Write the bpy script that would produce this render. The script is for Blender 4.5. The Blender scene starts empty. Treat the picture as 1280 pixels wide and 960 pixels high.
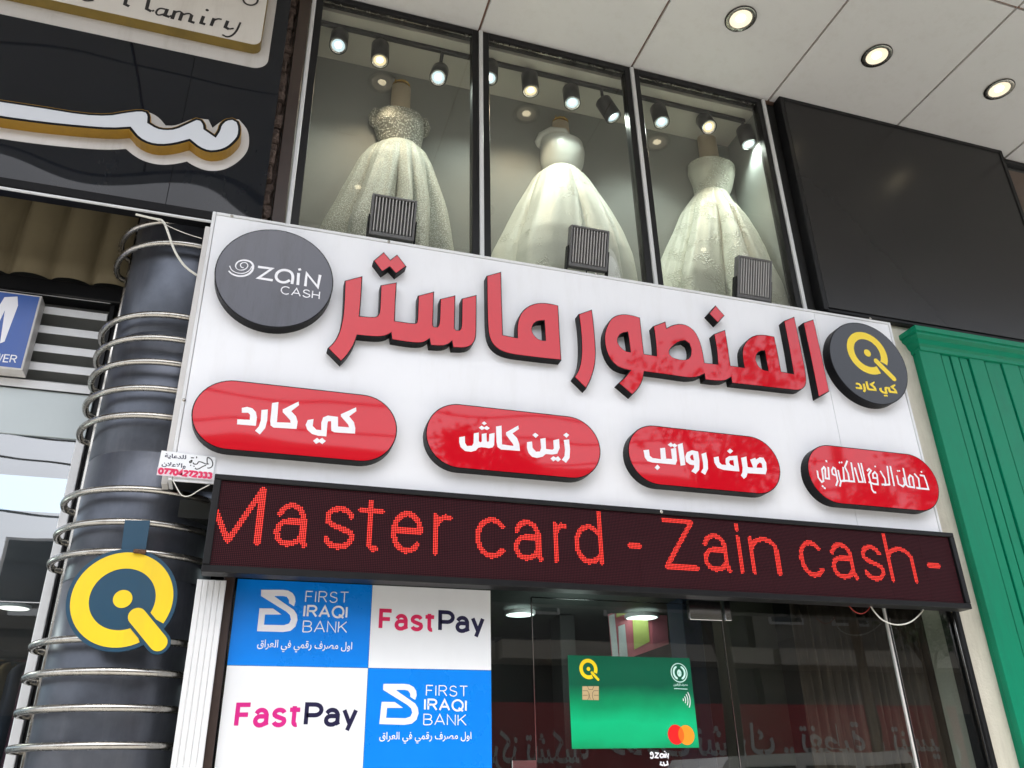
import bpy, math, random
import numpy as np
from mathutils import Vector
random.seed(7)
SC = bpy.context.scene
COL = SC.collection
# ------------------------------------------------------------------ camera
CAM = (0.0, 0.0, 1.6)
YAW, PITCH, ROLL, FOC = 0.31806894, 0.45086451, -0.0223621, 1040.646
_f = np.array([math.sin(YAW)*math.cos(PITCH), math.cos(YAW)*math.cos(PITCH), math.sin(PITCH)])
_r = np.array([math.cos(YAW), -math.sin(YAW), 0.0]); _u = np.cross(_r, _f)
_rt = _r*math.cos(ROLL)+_u*math.sin(ROLL); _up = -_r*math.sin(ROLL)+_u*math.cos(ROLL)
cd = bpy.data.cameras.new('camera'); cam = bpy.data.objects.new('camera', cd); COL.objects.link(cam)
from mathutils import Matrix
M = Matrix(((_rt[0], _up[0], -_f[0]), (_rt[1], _up[1], -_f[1]), (_rt[2], _up[2], -_f[2])))
cam.matrix_world = Matrix.Translation(CAM) @ M.to_4x4()
cd.sensor_width = 36; cd.lens = 36*FOC/1280; cd.clip_end = 2000; cd.clip_start = 0.05
SC.camera = cam
# ------------------------------------------------------------------ world, sun, exposure
SUN_EL, SUN_AZ = math.radians(66), math.radians(195)      # azimuth from +Y, clockwise
w = bpy.data.worlds.new('World'); SC.world = w; w.use_nodes = True
nt = w.node_tree; bg = nt.nodes['Background']
sky = nt.nodes.new('ShaderNodeTexSky'); sky.sky_type = 'NISHITA'; sky.sun_disc = False
sky.sun_elevation = SUN_EL; sky.sun_rotation = SUN_AZ; sky.dust_density = 4.0; sky.air_density = 1.0
hs = nt.nodes.new('ShaderNodeHueSaturation'); hs.inputs['Saturation'].default_value = 0.38; hs.inputs['Value'].default_value = 1.0
tc = nt.nodes.new('ShaderNodeTexCoord'); nz = nt.nodes.new('ShaderNodeTexNoise'); nz.inputs['Scale'].default_value = 2.2; nz.inputs['Detail'].default_value = 6
mr = nt.nodes.new('ShaderNodeMapRange'); mr.inputs['From Min'].default_value = .3; mr.inputs['From Max'].default_value = .7; mr.inputs['To Min'].default_value = .85; mr.inputs['To Max'].default_value = 1.15
vm = nt.nodes.new('ShaderNodeVectorMath'); vm.operation = 'SCALE'
nt.links.new(tc.outputs['Generated'], nz.inputs['Vector']); nt.links.new(nz.outputs['Fac'], mr.inputs['Value'])
nt.links.new(sky.outputs['Color'], hs.inputs['Color']); nt.links.new(hs.outputs['Color'], vm.inputs[0]); nt.links.new(mr.outputs['Result'], vm.inputs['Scale'])
nt.links.new(vm.outputs['Vector'], bg.inputs['Color'])
bg.inputs['Strength'].default_value = 0.15
sl = bpy.data.lights.new('sun', 'SUN'); sl.energy = 1.25; sl.angle = math.radians(25); sl.color = (1, .97, .93)
so = bpy.data.objects.new('sun', sl); COL.objects.link(so)
sd = Vector((math.sin(SUN_AZ)*math.cos(SUN_EL), math.cos(SUN_AZ)*math.cos(SUN_EL), math.sin(SUN_EL)))
so.rotation_euler = sd.to_track_quat('Z', 'Y').to_euler(); so.location = (0, -30, 30)
SC.view_settings.view_transform = 'Standard'; SC.view_settings.look = 'None'
SC.view_settings.exposure = 1.6; SC.view_settings.gamma = 1
# ------------------------------------------------------------------ geometry helpers
def ray(px, py):
    a, b = (px-640)/FOC, (py-480)/FOC
    return _rt*a - _up*b + _f
def P(px, py, Y):
    d = ray(px, py); t = Y/d[1]; return (d[0]*t, Y, d[2]*t+CAM[2])
def PZ(px, py, z):
    d = ray(px, py); t = (z-CAM[2])/d[2]; return (d[0]*t, d[1]*t, z)
def XZ(px, py, Y):
    p = P(px, py, Y); return (p[0], p[2])
WL = {}                                             # world location of every thing / part
def rel(parent): return WL.get(parent.name, (0, 0, 0)) if parent else (0, 0, 0)
def mk(name, V, F, mat, parent=None, smooth=False):
    V = [tuple(v) for v in V]
    if parent: o0 = rel(parent)
    else:
        a = np.array(V); o0 = (float((a[:, 0].min()+a[:, 0].max())/2), float((a[:, 1].min()+a[:, 1].max())/2), float(a[:, 2].min()))
    me = bpy.data.meshes.new(name)
    me.from_pydata([(v[0]-o0[0], v[1]-o0[1], v[2]-o0[2]) for v in V], [], F)
    if mat: me.materials.append(mat)
    if smooth: me.polygons.foreach_set('use_smooth', [True]*len(me.polygons))
    me.update()
    o = bpy.data.objects.new(name, me); COL.objects.link(o)
    if parent: o.parent = parent
    else: o.location = o0
    WL[o.name] = o0
    return o
def thing(name, label, cat, loc, group=None):
    o = bpy.data.objects.new(name, None); COL.objects.link(o); o.location = loc; o.empty_display_size = .1
    o['label'] = label; o['category'] = cat
    if group: o['group'] = group
    WL[o.name] = tuple(loc); return o
def tag(o, label, cat, group=None):
    o['label'] = label; o['category'] = cat
    if group: o['group'] = group
    return o
def structure(o): o['kind'] = 'structure'; return o
class MB:
    def __init__(s): s.V = []; s.F = []
    def add(s, V, F):
        n = len(s.V); s.V += [tuple(v) for v in V]; s.F += [tuple(i+n for i in f) for f in F]; return s
    def box(s, x0, x1, y0, y1, z0, z1, b=0.0):
        if b <= 0:
            V = [(x, y, z) for x in (x0, x1) for y in (y0, y1) for z in (z0, z1)]
            return s.add(V, [(0, 1, 3, 2), (4, 6, 7, 5), (0, 4, 5, 1), (2, 3, 7, 6), (0, 2, 6, 4), (1, 5, 7, 3)])
        # chamfered box
        V = []; idx = {}
        for ix, x in enumerate((x0, x1)):
            for iy, y in enumerate((y0, y1)):
                for iz, z in enumerate((z0, z1)):
                    sx, sy, sz = (1, -1)[ix]*b, (1, -1)[iy]*b, (1, -1)[iz]*b
                    for k, q in enumerate(((x, y+sy, z+sz), (x+sx, y, z+sz), (x+sx, y+sy, z))):
                        idx[ix, iy, iz, k] = len(V); V.append(q)
        g = idx; F = []
        for ax in range(3):
            for sgn in (0, 1):
                oth = [i for i in range(3) if i != ax]; c = []
                for u, v in ((0, 0), (1, 0), (1, 1), (0, 1)):
                    t = [0, 0, 0]; t[ax] = sgn; t[oth[0]] = u; t[oth[1]] = v; c.append(g[(*t, ax)])
                F.append(tuple(c))
        for ax in range(3):
            o1, o2 = [i for i in range(3) if i != ax]
            for u in (0, 1):
                for v in (0, 1):
                    t0 = [0, 0, 0]; t1 = [0, 0, 0]; t0[ax] = 0; t1[ax] = 1
                    for t in (t0, t1): t[o1] = u; t[o2] = v
                    F.append((g[(*t0, o1)], g[(*t0, o2)], g[(*t1, o2)], g[(*t1, o1)]))
        for t in [(a, b_, c) for a in (0, 1) for b_ in (0, 1) for c in (0, 1)]: F.append((g[(*t, 0)], g[(*t, 1)], g[(*t, 2)]))
        return s.add(V, F)
    def tube(s, pts, r, n=10, caps=True):
        pts = [Vector(p) for p in pts]; V = []; F = []
        rr = r if isinstance(r, (list, tuple)) else [r]*len(pts)
        up = None
        for i, p in enumerate(pts):
            t = (pts[min(i+1, len(pts)-1)]-pts[max(i-1, 0)]).normalized()
            if up is None:
                up = Vector((0, 0, 1)) if abs(t.z) < .9 else Vector((1, 0, 0))
            a = t.cross(up).normalized(); b = a.cross(t).normalized(); up = b
            for k in range(n):
                th = 2*math.pi*k/n; V.append(p+a*math.cos(th)*rr[i]+b*math.sin(th)*rr[i])
        for i in range(len(pts)-1):
            for k in range(n): F.append((i*n+k, i*n+(k+1) % n, (i+1)*n+(k+1) % n, (i+1)*n+k))
        if caps: F += [tuple(range(n-1, -1, -1)), tuple((len(pts)-1)*n+k for k in range(n))]
        return s.add(V, F)
    def lathe(s, prof, c, n=24, axis=(0, 0, 1), sy=1.0):
        # prof = [(radius, height along axis)]
        ax = Vector(axis).normalized(); q = Vector((0, 0, 1)).rotation_difference(ax)
        V = []; F = []
        for r, h in prof:
            for k in range(n):
                th = 2*math.pi*k/n
                V.append(Vector(c)+q @ Vector((r*math.cos(th), r*sy*math.sin(th), h)))
        for i in range(len(prof)-1):
            for k in range(n): F.append((i*n+k, i*n+(k+1) % n, (i+1)*n+(k+1) % n, (i+1)*n+k))
        return s.add(V, F)
    def build(s, name, mat, parent=None, smooth=False): return mk(name, s.V, s.F, mat, parent, smooth)
def box(name, x0, x1, y0, y1, z0, z1, mat, parent=None, b=0.0): return MB().box(x0, x1, y0, y1, z0, z1, b).build(name, mat, parent)
def orient(F, V):
    return F
def area(p): return .5*sum(p[i][0]*p[(i+1) % len(p)][1]-p[(i+1) % len(p)][0]*p[i][1] for i in range(len(p)))
def off(p, d):
    """offset a closed outline outwards by d (mitred)"""
    s = 1 if area(p) > 0 else -1; n = len(p); out = []
    for i in range(n):
        a, b, c = np.array(p[i-1]), np.array(p[i]), np.array(p[(i+1) % n])
        e1 = b-a; e2 = c-b; e1 = e1/max(np.linalg.norm(e1), 1e-9); e2 = e2/max(np.linalg.norm(e2), 1e-9)
        n1 = np.array([e1[1], -e1[0]])*s; n2 = np.array([e2[1], -e2[0]])*s
        m = n1+n2; k = m.dot(n1); m = m/max(k, .45)
        out.append(tuple(b+m*d))
    return out
def smooth_loop(p, it=1, keep=35):
    """corner cutting that keeps sharp corners"""
    for _ in range(it):
        n = len(p); out = []
        for i in range(n):
            a, b, c = np.array(p[i-1]), np.array(p[i]), np.array(p[(i+1) % n])
            e1 = b-a; e2 = c-b
            ang = abs(math.degrees(math.atan2(e1[0]*e2[1]-e1[1]*e2[0], e1.dot(e2))))
            if ang > keep or ang < 2: out.append(tuple(b))
            else: out += [tuple(b-e1*.25), tuple(b+e2*.25)]
        p = out
    return p
def plate(loops, yf, yb, mat, name, parent=None):
    """outlines in the facade's own (x, z), filled, from front yf to back yb"""
    cu = bpy.data.curves.new('outline', 'CURVE'); cu.dimensions = '2D'; cu.fill_mode = 'BOTH'
    th = (yb-yf); cu.extrude = th/2
    for L in loops:
        sp = cu.splines.new('POLY'); sp.points.add(len(L)-1); sp.use_cyclic_u = True
        for i, q in enumerate(L): sp.points[i].co = (q[0], q[1], 0, 1)
    ob = bpy.data.objects.new('outline', cu); me = bpy.data.meshes.new_from_object(ob)
    V = [(v.co.x, yf+th/2-v.co.z, v.co.y) for v in me.vertices]; F = [tuple(p.vertices) for p in me.polygons]
    bpy.data.objects.remove(ob); bpy.data.meshes.remove(me); bpy.data.curves.remove(cu)
    return mk(name, V, F, mat, parent)
def ribbon_quads(pl, wd, closed=False):
    """2-D polyline -> list of quads (mitred)"""
    pl = [np.array(p, float) for p in pl]; pl = [p for i, p in enumerate(pl) if i == 0 or np.linalg.norm(p-pl[i-1]) > 1e-6 or isinstance(wd, (list, tuple))]; n = len(pl); L = []; R = []
    ws = wd if isinstance(wd, (list, tuple)) else [wd]*n
    for i in range(n):
        a = pl[i-1] if i > 0 else (pl[-2] if closed else None); c = pl[i+1] if i < n-1 else (pl[1] if closed else None); b = pl[i]
        e = []
        for u, v in ((a, b), (b, c)):
            if u is not None and v is not None:
                t = v-u; t = t/max(np.linalg.norm(t), 1e-9); e.append(np.array([-t[1], t[0]]))
        m = sum(e); m = m/max(np.linalg.norm(m), 1e-9); k = max(m.dot(e[0]), .5); m = m/k*ws[i]/2
        L.append(b+m); R.append(b-m)
    return L, R
EPS = [0]
def strokes(lines, wd, Y, mat, name, parent, thick=0.0006):
    """flat print: every stroke a thin ribbon, each a hair in front of the last one"""
    mb = MB()
    for j, pl in enumerate(lines):
        ww = wd[j] if isinstance(wd, list) and len(wd) == len(lines) and not isinstance(wd[0], float) else wd
        L, R = ribbon_quads(pl, ww); y = Y-0.0001*(j % 12)
        V = [(p[0], y, p[1]) for p in L]+[(p[0], y, p[1]) for p in R]; n = len(L)
        mb.add(V, [(i, i+1, n+i+1, n+i) for i in range(n-1)])
    return mb.build(name, mat, parent)
# ------------------------------------------------------------------ materials
MAT = {}
def mat(name, col, rough=.5, metal=0., var=.12, vs=6., bump=0., bs=40., spec=.5, coat=0., rv=.15, emit=None, es=0., dirt=None, dscale=3., bd=3):
    m = bpy.data.materials.new(name); m.use_nodes = True; t = m.node_tree; b = t.nodes['Principled BSDF']; N = t.nodes.new; K = t.links.new
    geo = N('ShaderNodeNewGeometry'); n1 = N('ShaderNodeTexNoise'); n1.inputs['Scale'].default_value = vs; n1.inputs['Detail'].default_value = 6; n1.inputs['Roughness'].default_value = .65
    K(geo.outputs['Position'], n1.inputs['Vector'])
    mx = N('ShaderNodeMix'); mx.data_type = 'RGBA'
    lo = [c*(1-var) for c in col[:3]]+[1]; hi = [min(1, c*(1+var)) for c in col[:3]]+[1]
    mx.inputs['A'].default_value = lo; mx.inputs['B'].default_value = hi; K(n1.outputs['Fac'], mx.inputs['Factor'])
    out = mx.outputs['Result']
    if dirt:
        n2 = N('ShaderNodeTexNoise'); n2.inputs['Scale'].default_value = dscale; n2.inputs['Detail'].default_value = 8; n2.inputs['Roughness'].default_value = .75
        mp = N('ShaderNodeMapping'); mp.inputs['Scale'].default_value = (1, 1, .15); K(geo.outputs['Position'], mp.inputs['Vector']); K(mp.outputs['Vector'], n2.inputs['Vector'])
        r = N('ShaderNodeMapRange'); r.inputs['From Min'].default_value = .5; r.inputs['From Max'].default_value = .75; r.inputs['To Max'].default_value = dirt[3]; K(n2.outputs['Fac'], r.inputs['Value'])
        m2 = N('ShaderNodeMix'); m2.data_type = 'RGBA'; K(r.outputs['Result'], m2.inputs['Factor']); K(out, m2.inputs['A']); m2.inputs['B'].default_value = (*dirt[:3], 1); out = m2.outputs['Result']
    K(out, b.inputs['Base Color'])
    mr = N('ShaderNodeMapRange'); mr.inputs['To Min'].default_value = max(0, rough*(1-rv)); mr.inputs['To Max'].default_value = min(1, rough*(1+rv)); K(n1.outputs['Fac'], mr.inputs['Value']); K(mr.outputs['Result'], b.inputs['Roughness'])
    b.inputs['Metallic'].default_value = metal; b.inputs['Specular IOR Level'].default_value = spec; b.inputs['Coat Weight'].default_value = coat; b.inputs['Coat Roughness'].default_value = .04
    if bump:
        nb = N('ShaderNodeTexNoise'); nb.inputs['Scale'].default_value = bs; nb.inputs['Detail'].default_value = bd; K(geo.outputs['Position'], nb.inputs['Vector'])
        bp = N('ShaderNodeBump'); bp.inputs['Strength'].default_value = 1.0; bp.inputs['Distance'].default_value = bump; K(nb.outputs['Fac'], bp.inputs['Height']); K(bp.outputs['Normal'], b.inputs['Normal'])
    if emit: b.inputs['Emission Color'].default_value = (*emit, 1); b.inputs['Emission Strength'].default_value = es
    MAT[name] = m; return m
def glass(name, tint=(.9, .93, .92), dust=.03, bumpd=.0, refl_add=0.):
    m = bpy.data.materials.new(name); m.use_nodes = True; t = m.node_tree; N = t.nodes.new; K = t.links.new
    t.nodes.remove(t.nodes['Principled BSDF']); o = t.nodes['Material Output']
    tr = N('ShaderNodeBsdfTransparent'); tr.inputs['Color'].default_value = (*tint, 1)
    gl = N('ShaderNodeBsdfGlossy'); gl.inputs['Roughness'].default_value = .01
    df = N('ShaderNodeBsdfDiffuse'); df.inputs['Color'].default_value = (.5, .5, .48, 1)
    fr0 = N('ShaderNodeFresnel'); fr0.inputs['IOR'].default_value = 1.52
    geo = N('ShaderNodeNewGeometry'); inv = N('ShaderNodeMath'); inv.operation = 'SUBTRACT'; inv.inputs[0].default_value = 1; K(geo.outputs['Backfacing'], inv.inputs[1])
    ad = N('ShaderNodeMath'); ad.operation = 'ADD'; ad.inputs[1].default_value = refl_add; K(fr0.outputs[0], ad.inputs[0]); fr = N('ShaderNodeMath'); fr.operation = 'MULTIPLY'; K(ad.outputs[0], fr.inputs[0]); K(inv.outputs[0], fr.inputs[1]); nz = N('ShaderNodeTexNoise'); nz.inputs['Scale'].default_value = 1.3; nz.inputs['Detail'].default_value = 8; K(geo.outputs['Position'], nz.inputs['Vector'])  # reflectivity added above Fresnel to strengthen the mirrored sky and street
    r = N('ShaderNodeMapRange'); r.inputs['From Min'].default_value = .4; r.inputs['From Max'].default_value = .8; r.inputs['To Min'].default_value = dust*.3; r.inputs['To Max'].default_value = dust*2; K(nz.outputs['Fac'], r.inputs['Value'])
    m1 = N('ShaderNodeMixShader'); K(r.outputs['Result'], m1.inputs[0]); K(tr.outputs[0], m1.inputs[1]); K(df.outputs[0], m1.inputs[2])
    m2 = N('ShaderNodeMixShader'); K(fr.outputs[0], m2.inputs[0]); K(m1.outputs[0], m2.inputs[1]); K(gl.outputs[0], m2.inputs[2]); K(m2.outputs[0], o.inputs['Surface'])
    if bumpd:
        nb = N('ShaderNodeTexNoise'); nb.inputs['Scale'].default_value = 1.0; K(geo.outputs['Position'], nb.inputs['Vector'])
        bp = N('ShaderNodeBump'); bp.inputs['Distance'].default_value = bumpd; K(nb.outputs['Fac'], bp.inputs['Height']); K(bp.outputs['Normal'], gl.inputs['Normal'])
    MAT[name] = m; return m
def lamp_mat(name, col, s):
    m = bpy.data.materials.new(name); m.use_nodes = True; b = m.node_tree.nodes['Principled BSDF']
    b.inputs['Base Color'].default_value = (*[c_*.1 for c_ in col], 1) if name == 'led_on' else (.6, .6, .6, 1); b.inputs['Emission Color'].default_value = (*col, 1); b.inputs['Emission Strength'].default_value = s
    MAT[name] = m; return m
mat('sign_white', (.84, .85, .875), .32, var=.02, vs=2.5, dirt=(.52, .50, .45, .13), dscale=9, bump=.0006, bs=3)
mat('white_alu', (.72, .73, .74), .3, var=.05, vs=8, dirt=(.3, .28, .24, .3))
mat('can_black', (.005, .005, .006), .4, var=.3, vs=30, spec=.12)
mat('red_acrylic', (.58, .005, .016), .035, var=.05, vs=3, spec=.5, bump=.002, bs=2.5, bd=0)
mat('black_acrylic', (.008, .009, .012), .03, var=.2, spec=.45, bump=.002, bs=2.5, bd=0)
mat('zain_black', (.035, .037, .055), .12, var=.15, vs=5, spec=.6, dirt=(.005, .005, .006, .8), dscale=6)
mat('black_gloss', (.006, .008, .012), .025, var=.3, spec=.30, bump=.03, bs=1.1, bd=0, dirt=(.1, .1, .1, .02), dscale=9)
mat('print_white', (.82, .82, .86), .35, var=.02)
mat('print_yellow', (.85, .62, .01), .35, var=.03)
mat('gold_side', (.36, .20, .018), .3, metal=.35, var=.2, vs=9, dirt=(.1, .06, .02, .4))
mat('gold_side_dull', (.22, .15, .03), .4, metal=.2, var=.2, vs=9, dirt=(.07, .05, .02, .5))
mat('gold_bright', (.95, .58, .12), .25, metal=.45, var=.1)
mat('cream_face', (.70, .67, .62), .4, var=.05, vs=5, dirt=(.35, .3, .25, .35))
mat('letter_white', (.66, .69, .74), .12, var=.03, spec=.6)
mat('plate_white', (.62, .60, .58), .35, var=.06, vs=4, dirt=(.3, .27, .22, .4))
mat('print_black', (.012, .01, .01), .5, var=.3)
mat('soffit_white', (.62, .615, .60), .34, var=.025, vs=2, dirt=(.38, .34, .28, .18), dscale=9)
mat('joint_brown', (.20, .115, .08), .8, var=.3, vs=14)
mat('frame_black', (.008, .008, .009), .4, var=.3, vs=20, dirt=(.05, .045, .04, .12), spec=.25)
mat('frame_brown', (.032, .017, .012), .45, var=.4, vs=18, dirt=(.12, .09, .06, .35))
mat('screen_dark', (.017, .016, .016), .27, var=.05, vs=3, spec=.3, rv=.03)
mat('masonry', (.12, .085, .07), .95, var=.6, vs=22, bump=.05, bs=18)
mat('stucco', (.60, .57, .48), .8, var=.1, vs=9, bump=.003, bs=60, dirt=(.25, .22, .16, .5))
mat('green_paint', (.0, .21, .11), .4, var=.1, vs=4, dirt=(.01, .12, .07, .5), dscale=4, spec=.22)
mat('column_clad', (.10, .11, .135), .34, metal=.5, var=.55, vs=5, dirt=(.17, .18, .21, .6), dscale=7, bump=.003, bs=5)
mat('steel', (.50, .48, .44), .27, metal=1, var=.15, vs=12, dirt=(.14, .1, .07, .6), dscale=11)
mat('chrome', (.7, .7, .7), .15, metal=1, var=.1)
mat('teal_board', (.008, .055, .105), .4, var=.08, dirt=(.02, .05, .07, .4))
mat('yellow_board', (.86, .60, .012), .4, var=.04, vs=5, dirt=(.5, .36, .05, .35))
mat('led_face', (.012, .004, .006), .7, var=.25, vs=60, spec=.12)
mat('led_off', (.075, .012, .018), .6, var=.3, vs=90, spec=.15)
lamp_mat('led_on', (1, .04, .025), .58)
mat('poster_blue', (.002, .22, .80), .28, var=.12, vs=1.8, bump=.006, bs=3, bd=1)
mat('poster_white', (.80, .82, .84), .3, var=.03, bump=.006, bs=3, bd=1, dirt=(.6, .6, .58, .1))
mat('magenta', (.62, .012, .22), .4, var=.05)
mat('crimson', (.66, .012, .09), .4, var=.05)
mat('navy', (.008, .006, .045), .4, var=.05)
mat('card_gold', (.62, .47, .25), .35, metal=.3, var=.1)
mat('card_red', (.80, .012, .012), .35, var=.03); mat('card_orange', (.88, .30, .02), .35, var=.03); mat('card_mid', (.86, .14, .01), .35, var=.03)
mat('card_pale', (.55, .80, .72), .35, var=.03)
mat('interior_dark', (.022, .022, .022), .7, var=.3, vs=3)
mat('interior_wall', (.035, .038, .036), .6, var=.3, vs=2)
mat('display_wall', (.27, .28, .27), .6, var=.08, vs=2)
mat('display_ceil', (.55, .54, .48), .6, var=.08, vs=2)
mat('display_side', (.30, .32, .31), .35, var=.08, vs=2)
mat('curtain', (.10, .065, .045), .8, var=.35, vs=9)
mat('tarp', (.17, .14, .08), .75, var=.2, vs=4, dirt=(.06, .045, .02, .5))
mat('blue_sign', (.02, .085, .36), .3, var=.12, vs=5, dirt=(.06, .1, .25, .4))
mat('flood_grey', (.14, .14, .14), .45, metal=.3, var=.2, vs=20)
mat('lamp_black', (.012, .012, .013), .35, var=.2)
mat('skin_stand', (.70, .58, .42), .5, var=.05)
mat('pavement', (.44, .43, .40), .85, var=.15, vs=2)
mat('dusty_road', (.30, .28, .25), .9, var=.15, vs=2, bump=.01, bs=80); mat('asphalt', (.055, .055, .056), .9, var=.2, vs=3, bump=.01, bs=80)
mat('facade_far', (.24, .22, .19), .85, var=.2, vs=1)
mat('facade_dark', (.09, .085, .08), .8, var=.3, vs=1)
mat('band_beige', (.42, .38, .32), .8, var=.15, vs=1)
mat('banner_red', (.42, .05, .055), .6, var=.15, vs=1)
mat('van_white', (.7, .7, .7), .25, var=.03, coat=.5); mat('van_glass', (.02, .025, .03), .08)
mat('rubber', (.02, .02, .02), .8)
mat('bark', (.10, .075, .05), .9, var=.3, vs=12); mat('leaf', (.045, .085, .025), .6, var=.4, vs=4)
mat('cable_white', (.7, .69, .62), .5, var=.08); mat('cable_red', (.4, .03, .02), .5)
mat('rose_cloth', (.13, .03, .045), .85, var=.3, vs=12); mat('ochre_cloth', (.16, .09, .03), .85, var=.3, vs=12); mat('dark_cloth', (.02, .02, .03), .85, var=.3)
mat('frosted', (.50, .56, .57), .2, var=.05, vs=3)
lamp_mat('down_warm', (1, .80, .50), .27); lamp_mat('down_core', (1, .86, .56), 4)
lamp_mat('spot_cool', (.60, .86, 1), .36); lamp_mat('spot_warm', (1, .78, .38), .36); lamp_mat('spot_core', (1, .98, .92), 3); lamp_mat('room_lamp', (.82, 1, .93), 1.1); lamp_mat('room_lamp_warm', (1, .9, .72), 1.0)
glass('window_glass', (.88, .88, .855), .015); glass('shop_glass', (.82, .86, .85), .006, .0015, .075); glass('side_glass', (.72, .8, .84), .02, .002, .02); glass('boosted_glass', (.6, .7, .75), .06, .002, .26)  # last glass has added reflectivity so the sky mirrors brighter
def gown_mat(name, col, sparkle, cell=48, seamk=.7):
    """pale cloth sewn with beads: each bead is a small bright mound with a darker seam round it"""
    m = mat(name, col, .5, var=.10, vs=6, bump=.002, bs=40); t = m.node_tree; b = t.nodes['Principled BSDF']; N = t.nodes.new; K = t.links.new
    geo = N('ShaderNodeNewGeometry'); v = N('ShaderNodeTexVoronoi'); v.inputs['Scale'].default_value = cell; K(geo.outputs['Position'], v.inputs['Vector'])
    n = N('ShaderNodeTexNoise'); n.inputs['Scale'].default_value = 7; n.inputs['Detail'].default_value = 4; K(geo.outputs['Position'], n.inputs['Vector'])
    r = N('ShaderNodeMapRange'); r.inputs['From Min'].default_value = .55; r.inputs['From Max'].default_value = .15; K(v.outputs['Distance'], r.inputs['Value'])
    r2 = N('ShaderNodeMapRange'); r2.inputs['From Min'].default_value = .62-sparkle*.3; r2.inputs['From Max'].default_value = .70-sparkle*.3; K(n.outputs['Fac'], r2.inputs['Value'])
    mu = N('ShaderNodeMath'); mu.operation = 'MULTIPLY'; K(r.outputs['Result'], mu.inputs[0]); K(r2.outputs['Result'], mu.inputs[1])
    seam = N('ShaderNodeMath'); seam.operation = 'SUBTRACT'; K(r2.outputs['Result'], seam.inputs[0]); K(mu.outputs[0], seam.inputs[1])
    base = b.inputs['Base Color'].links[0].from_socket
    m1 = N('ShaderNodeMix'); m1.data_type = 'RGBA'; K(seam.outputs[0], m1.inputs['Factor']); K(base, m1.inputs['A']); m1.inputs['B'].default_value = (col[0]*seamk, col[1]*seamk, col[2]*seamk*.97, 1)
    c2 = N('ShaderNodeMath'); c2.operation = 'MULTIPLY'; K(v.outputs['Color'], c2.inputs[0]); K(mu.outputs[0], c2.inputs[1])
    m2 = N('ShaderNodeMix'); m2.data_type = 'RGBA'; K(c2.outputs[0], m2.inputs['Factor']); K(m1.outputs['Result'], m2.inputs['A']); m2.inputs['B'].default_value = (.93, .95, .9, 1)
    K(m2.outputs['Result'], b.inputs['Base Color'])
    bp = N('ShaderNodeBump'); bp.inputs['Distance'].default_value = .006; K(mu.outputs[0], bp.inputs['Height']); old = b.inputs['Normal'].links[0].from_socket; K(old, bp.inputs['Normal']); K(bp.outputs['Normal'], b.inputs['Normal'])
    b.inputs['Sheen Weight'].default_value = .2
    return m
gown_mat('gown_lace', (.58, .60, .52), 1.2, 100, .68); gown_mat('gown_satin', (.66, .69, .63), .12, 70, .86); gown_mat('gown_floral', (.62, .64, .56), .5, 55, .86)
gown_mat('bodice_sequin', (.52, .53, .47), 1.6, 65, .5); mat('bodice_satin', (.68, .71, .68), .3, var=.03)
# card print: a green sheet that runs from dark to bright green (printed, fixed to the card)
def card_material():
    m = mat('card_green', (.0, .25, .10), .3, var=.0); t = m.node_tree; b = t.nodes['Principled BSDF']; N = t.nodes.new; K = t.links.new
    tcn = N('ShaderNodeTexCoord'); sp = N('ShaderNodeSeparateXYZ'); K(tcn.outputs['Generated'], sp.inputs[0])
    n = N('ShaderNodeTexNoise'); n.inputs['Scale'].default_value = 3; n.inputs['Detail'].default_value = 3; K(tcn.outputs['Generated'], n.inputs['Vector'])
    a = N('ShaderNodeMath'); a.operation = 'MULTIPLY_ADD'; a.inputs[1].default_value = .25; K(n.outputs['Fac'], a.inputs[0]); K(sp.outputs['Z'], a.inputs[2])
    c = N('ShaderNodeValToRGB'); e = c.color_ramp.elements
    e[0].position = .05; e[0].color = (.0, .22, .075, 1); e[1].position = 1.; e[1].color = (.0, .10, .05, 1)
    for p, q in ((.22, (.0, .40, .16, 1)), (.40, (.0, .46, .19, 1)), (.58, (.0, .26, .10, 1)), (.8, (.0, .09, .045, 1))):
        x = e.new(p); x.color = q
    K(a.outputs[0], c.inputs['Fac']); K(c.outputs['Color'], b.inputs['Base Color'])
card_material()
# ------------------------------------------------------------------ Arabic shaping and stroke lettering
AR = {'ا': (0xFE8D, 2), 'ب': (0xFE8F, 4), 'ة': (0xFE93, 2), 'ت': (0xFE95, 4), 'ح': (0xFEA1, 4), 'خ': (0xFEA5, 4), 'د': (0xFEA9, 2), 'ر': (0xFEAD, 2), 'ز': (0xFEAF, 2), 'س': (0xFEB1, 4), 'ش': (0xFEB5, 4), 'ص': (0xFEB9, 4), 'ط': (0xFEC1, 4), 'ظ': (0xFEC5, 4), 'ع': (0xFEC9, 4), 'غ': (0xFECD, 4), 'ف': (0xFED1, 4), 'ق': (0xFED5, 4), 'ك': (0xFED9, 4), 'ل': (0xFEDD, 4), 'م': (0xFEE1, 4), 'ن': (0xFEE5, 4), 'ه': (0xFEE9, 4), 'و': (0xFEED, 2), 'ي': (0xFEF1, 4)}
def shape(s):
    out = []; i = 0; prev = False
    while i < len(s):
        c = s[i]
        if c not in AR: out.append(c); prev = False; i += 1; continue
        if c == 'ل' and i+1 < len(s) and s[i+1] == 'ا': out.append(chr(0xFEFB+(1 if prev else 0))); prev = False; i += 2; continue
        b, n = AR[c]; nx = n == 4 and i+1 < len(s) and s[i+1] in AR
        k = (3 if nx else 1) if prev else (2 if nx else 0)
        out.append(chr(b+k)); prev = n == 4; i += 1
    return ''.join(reversed(out))
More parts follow.
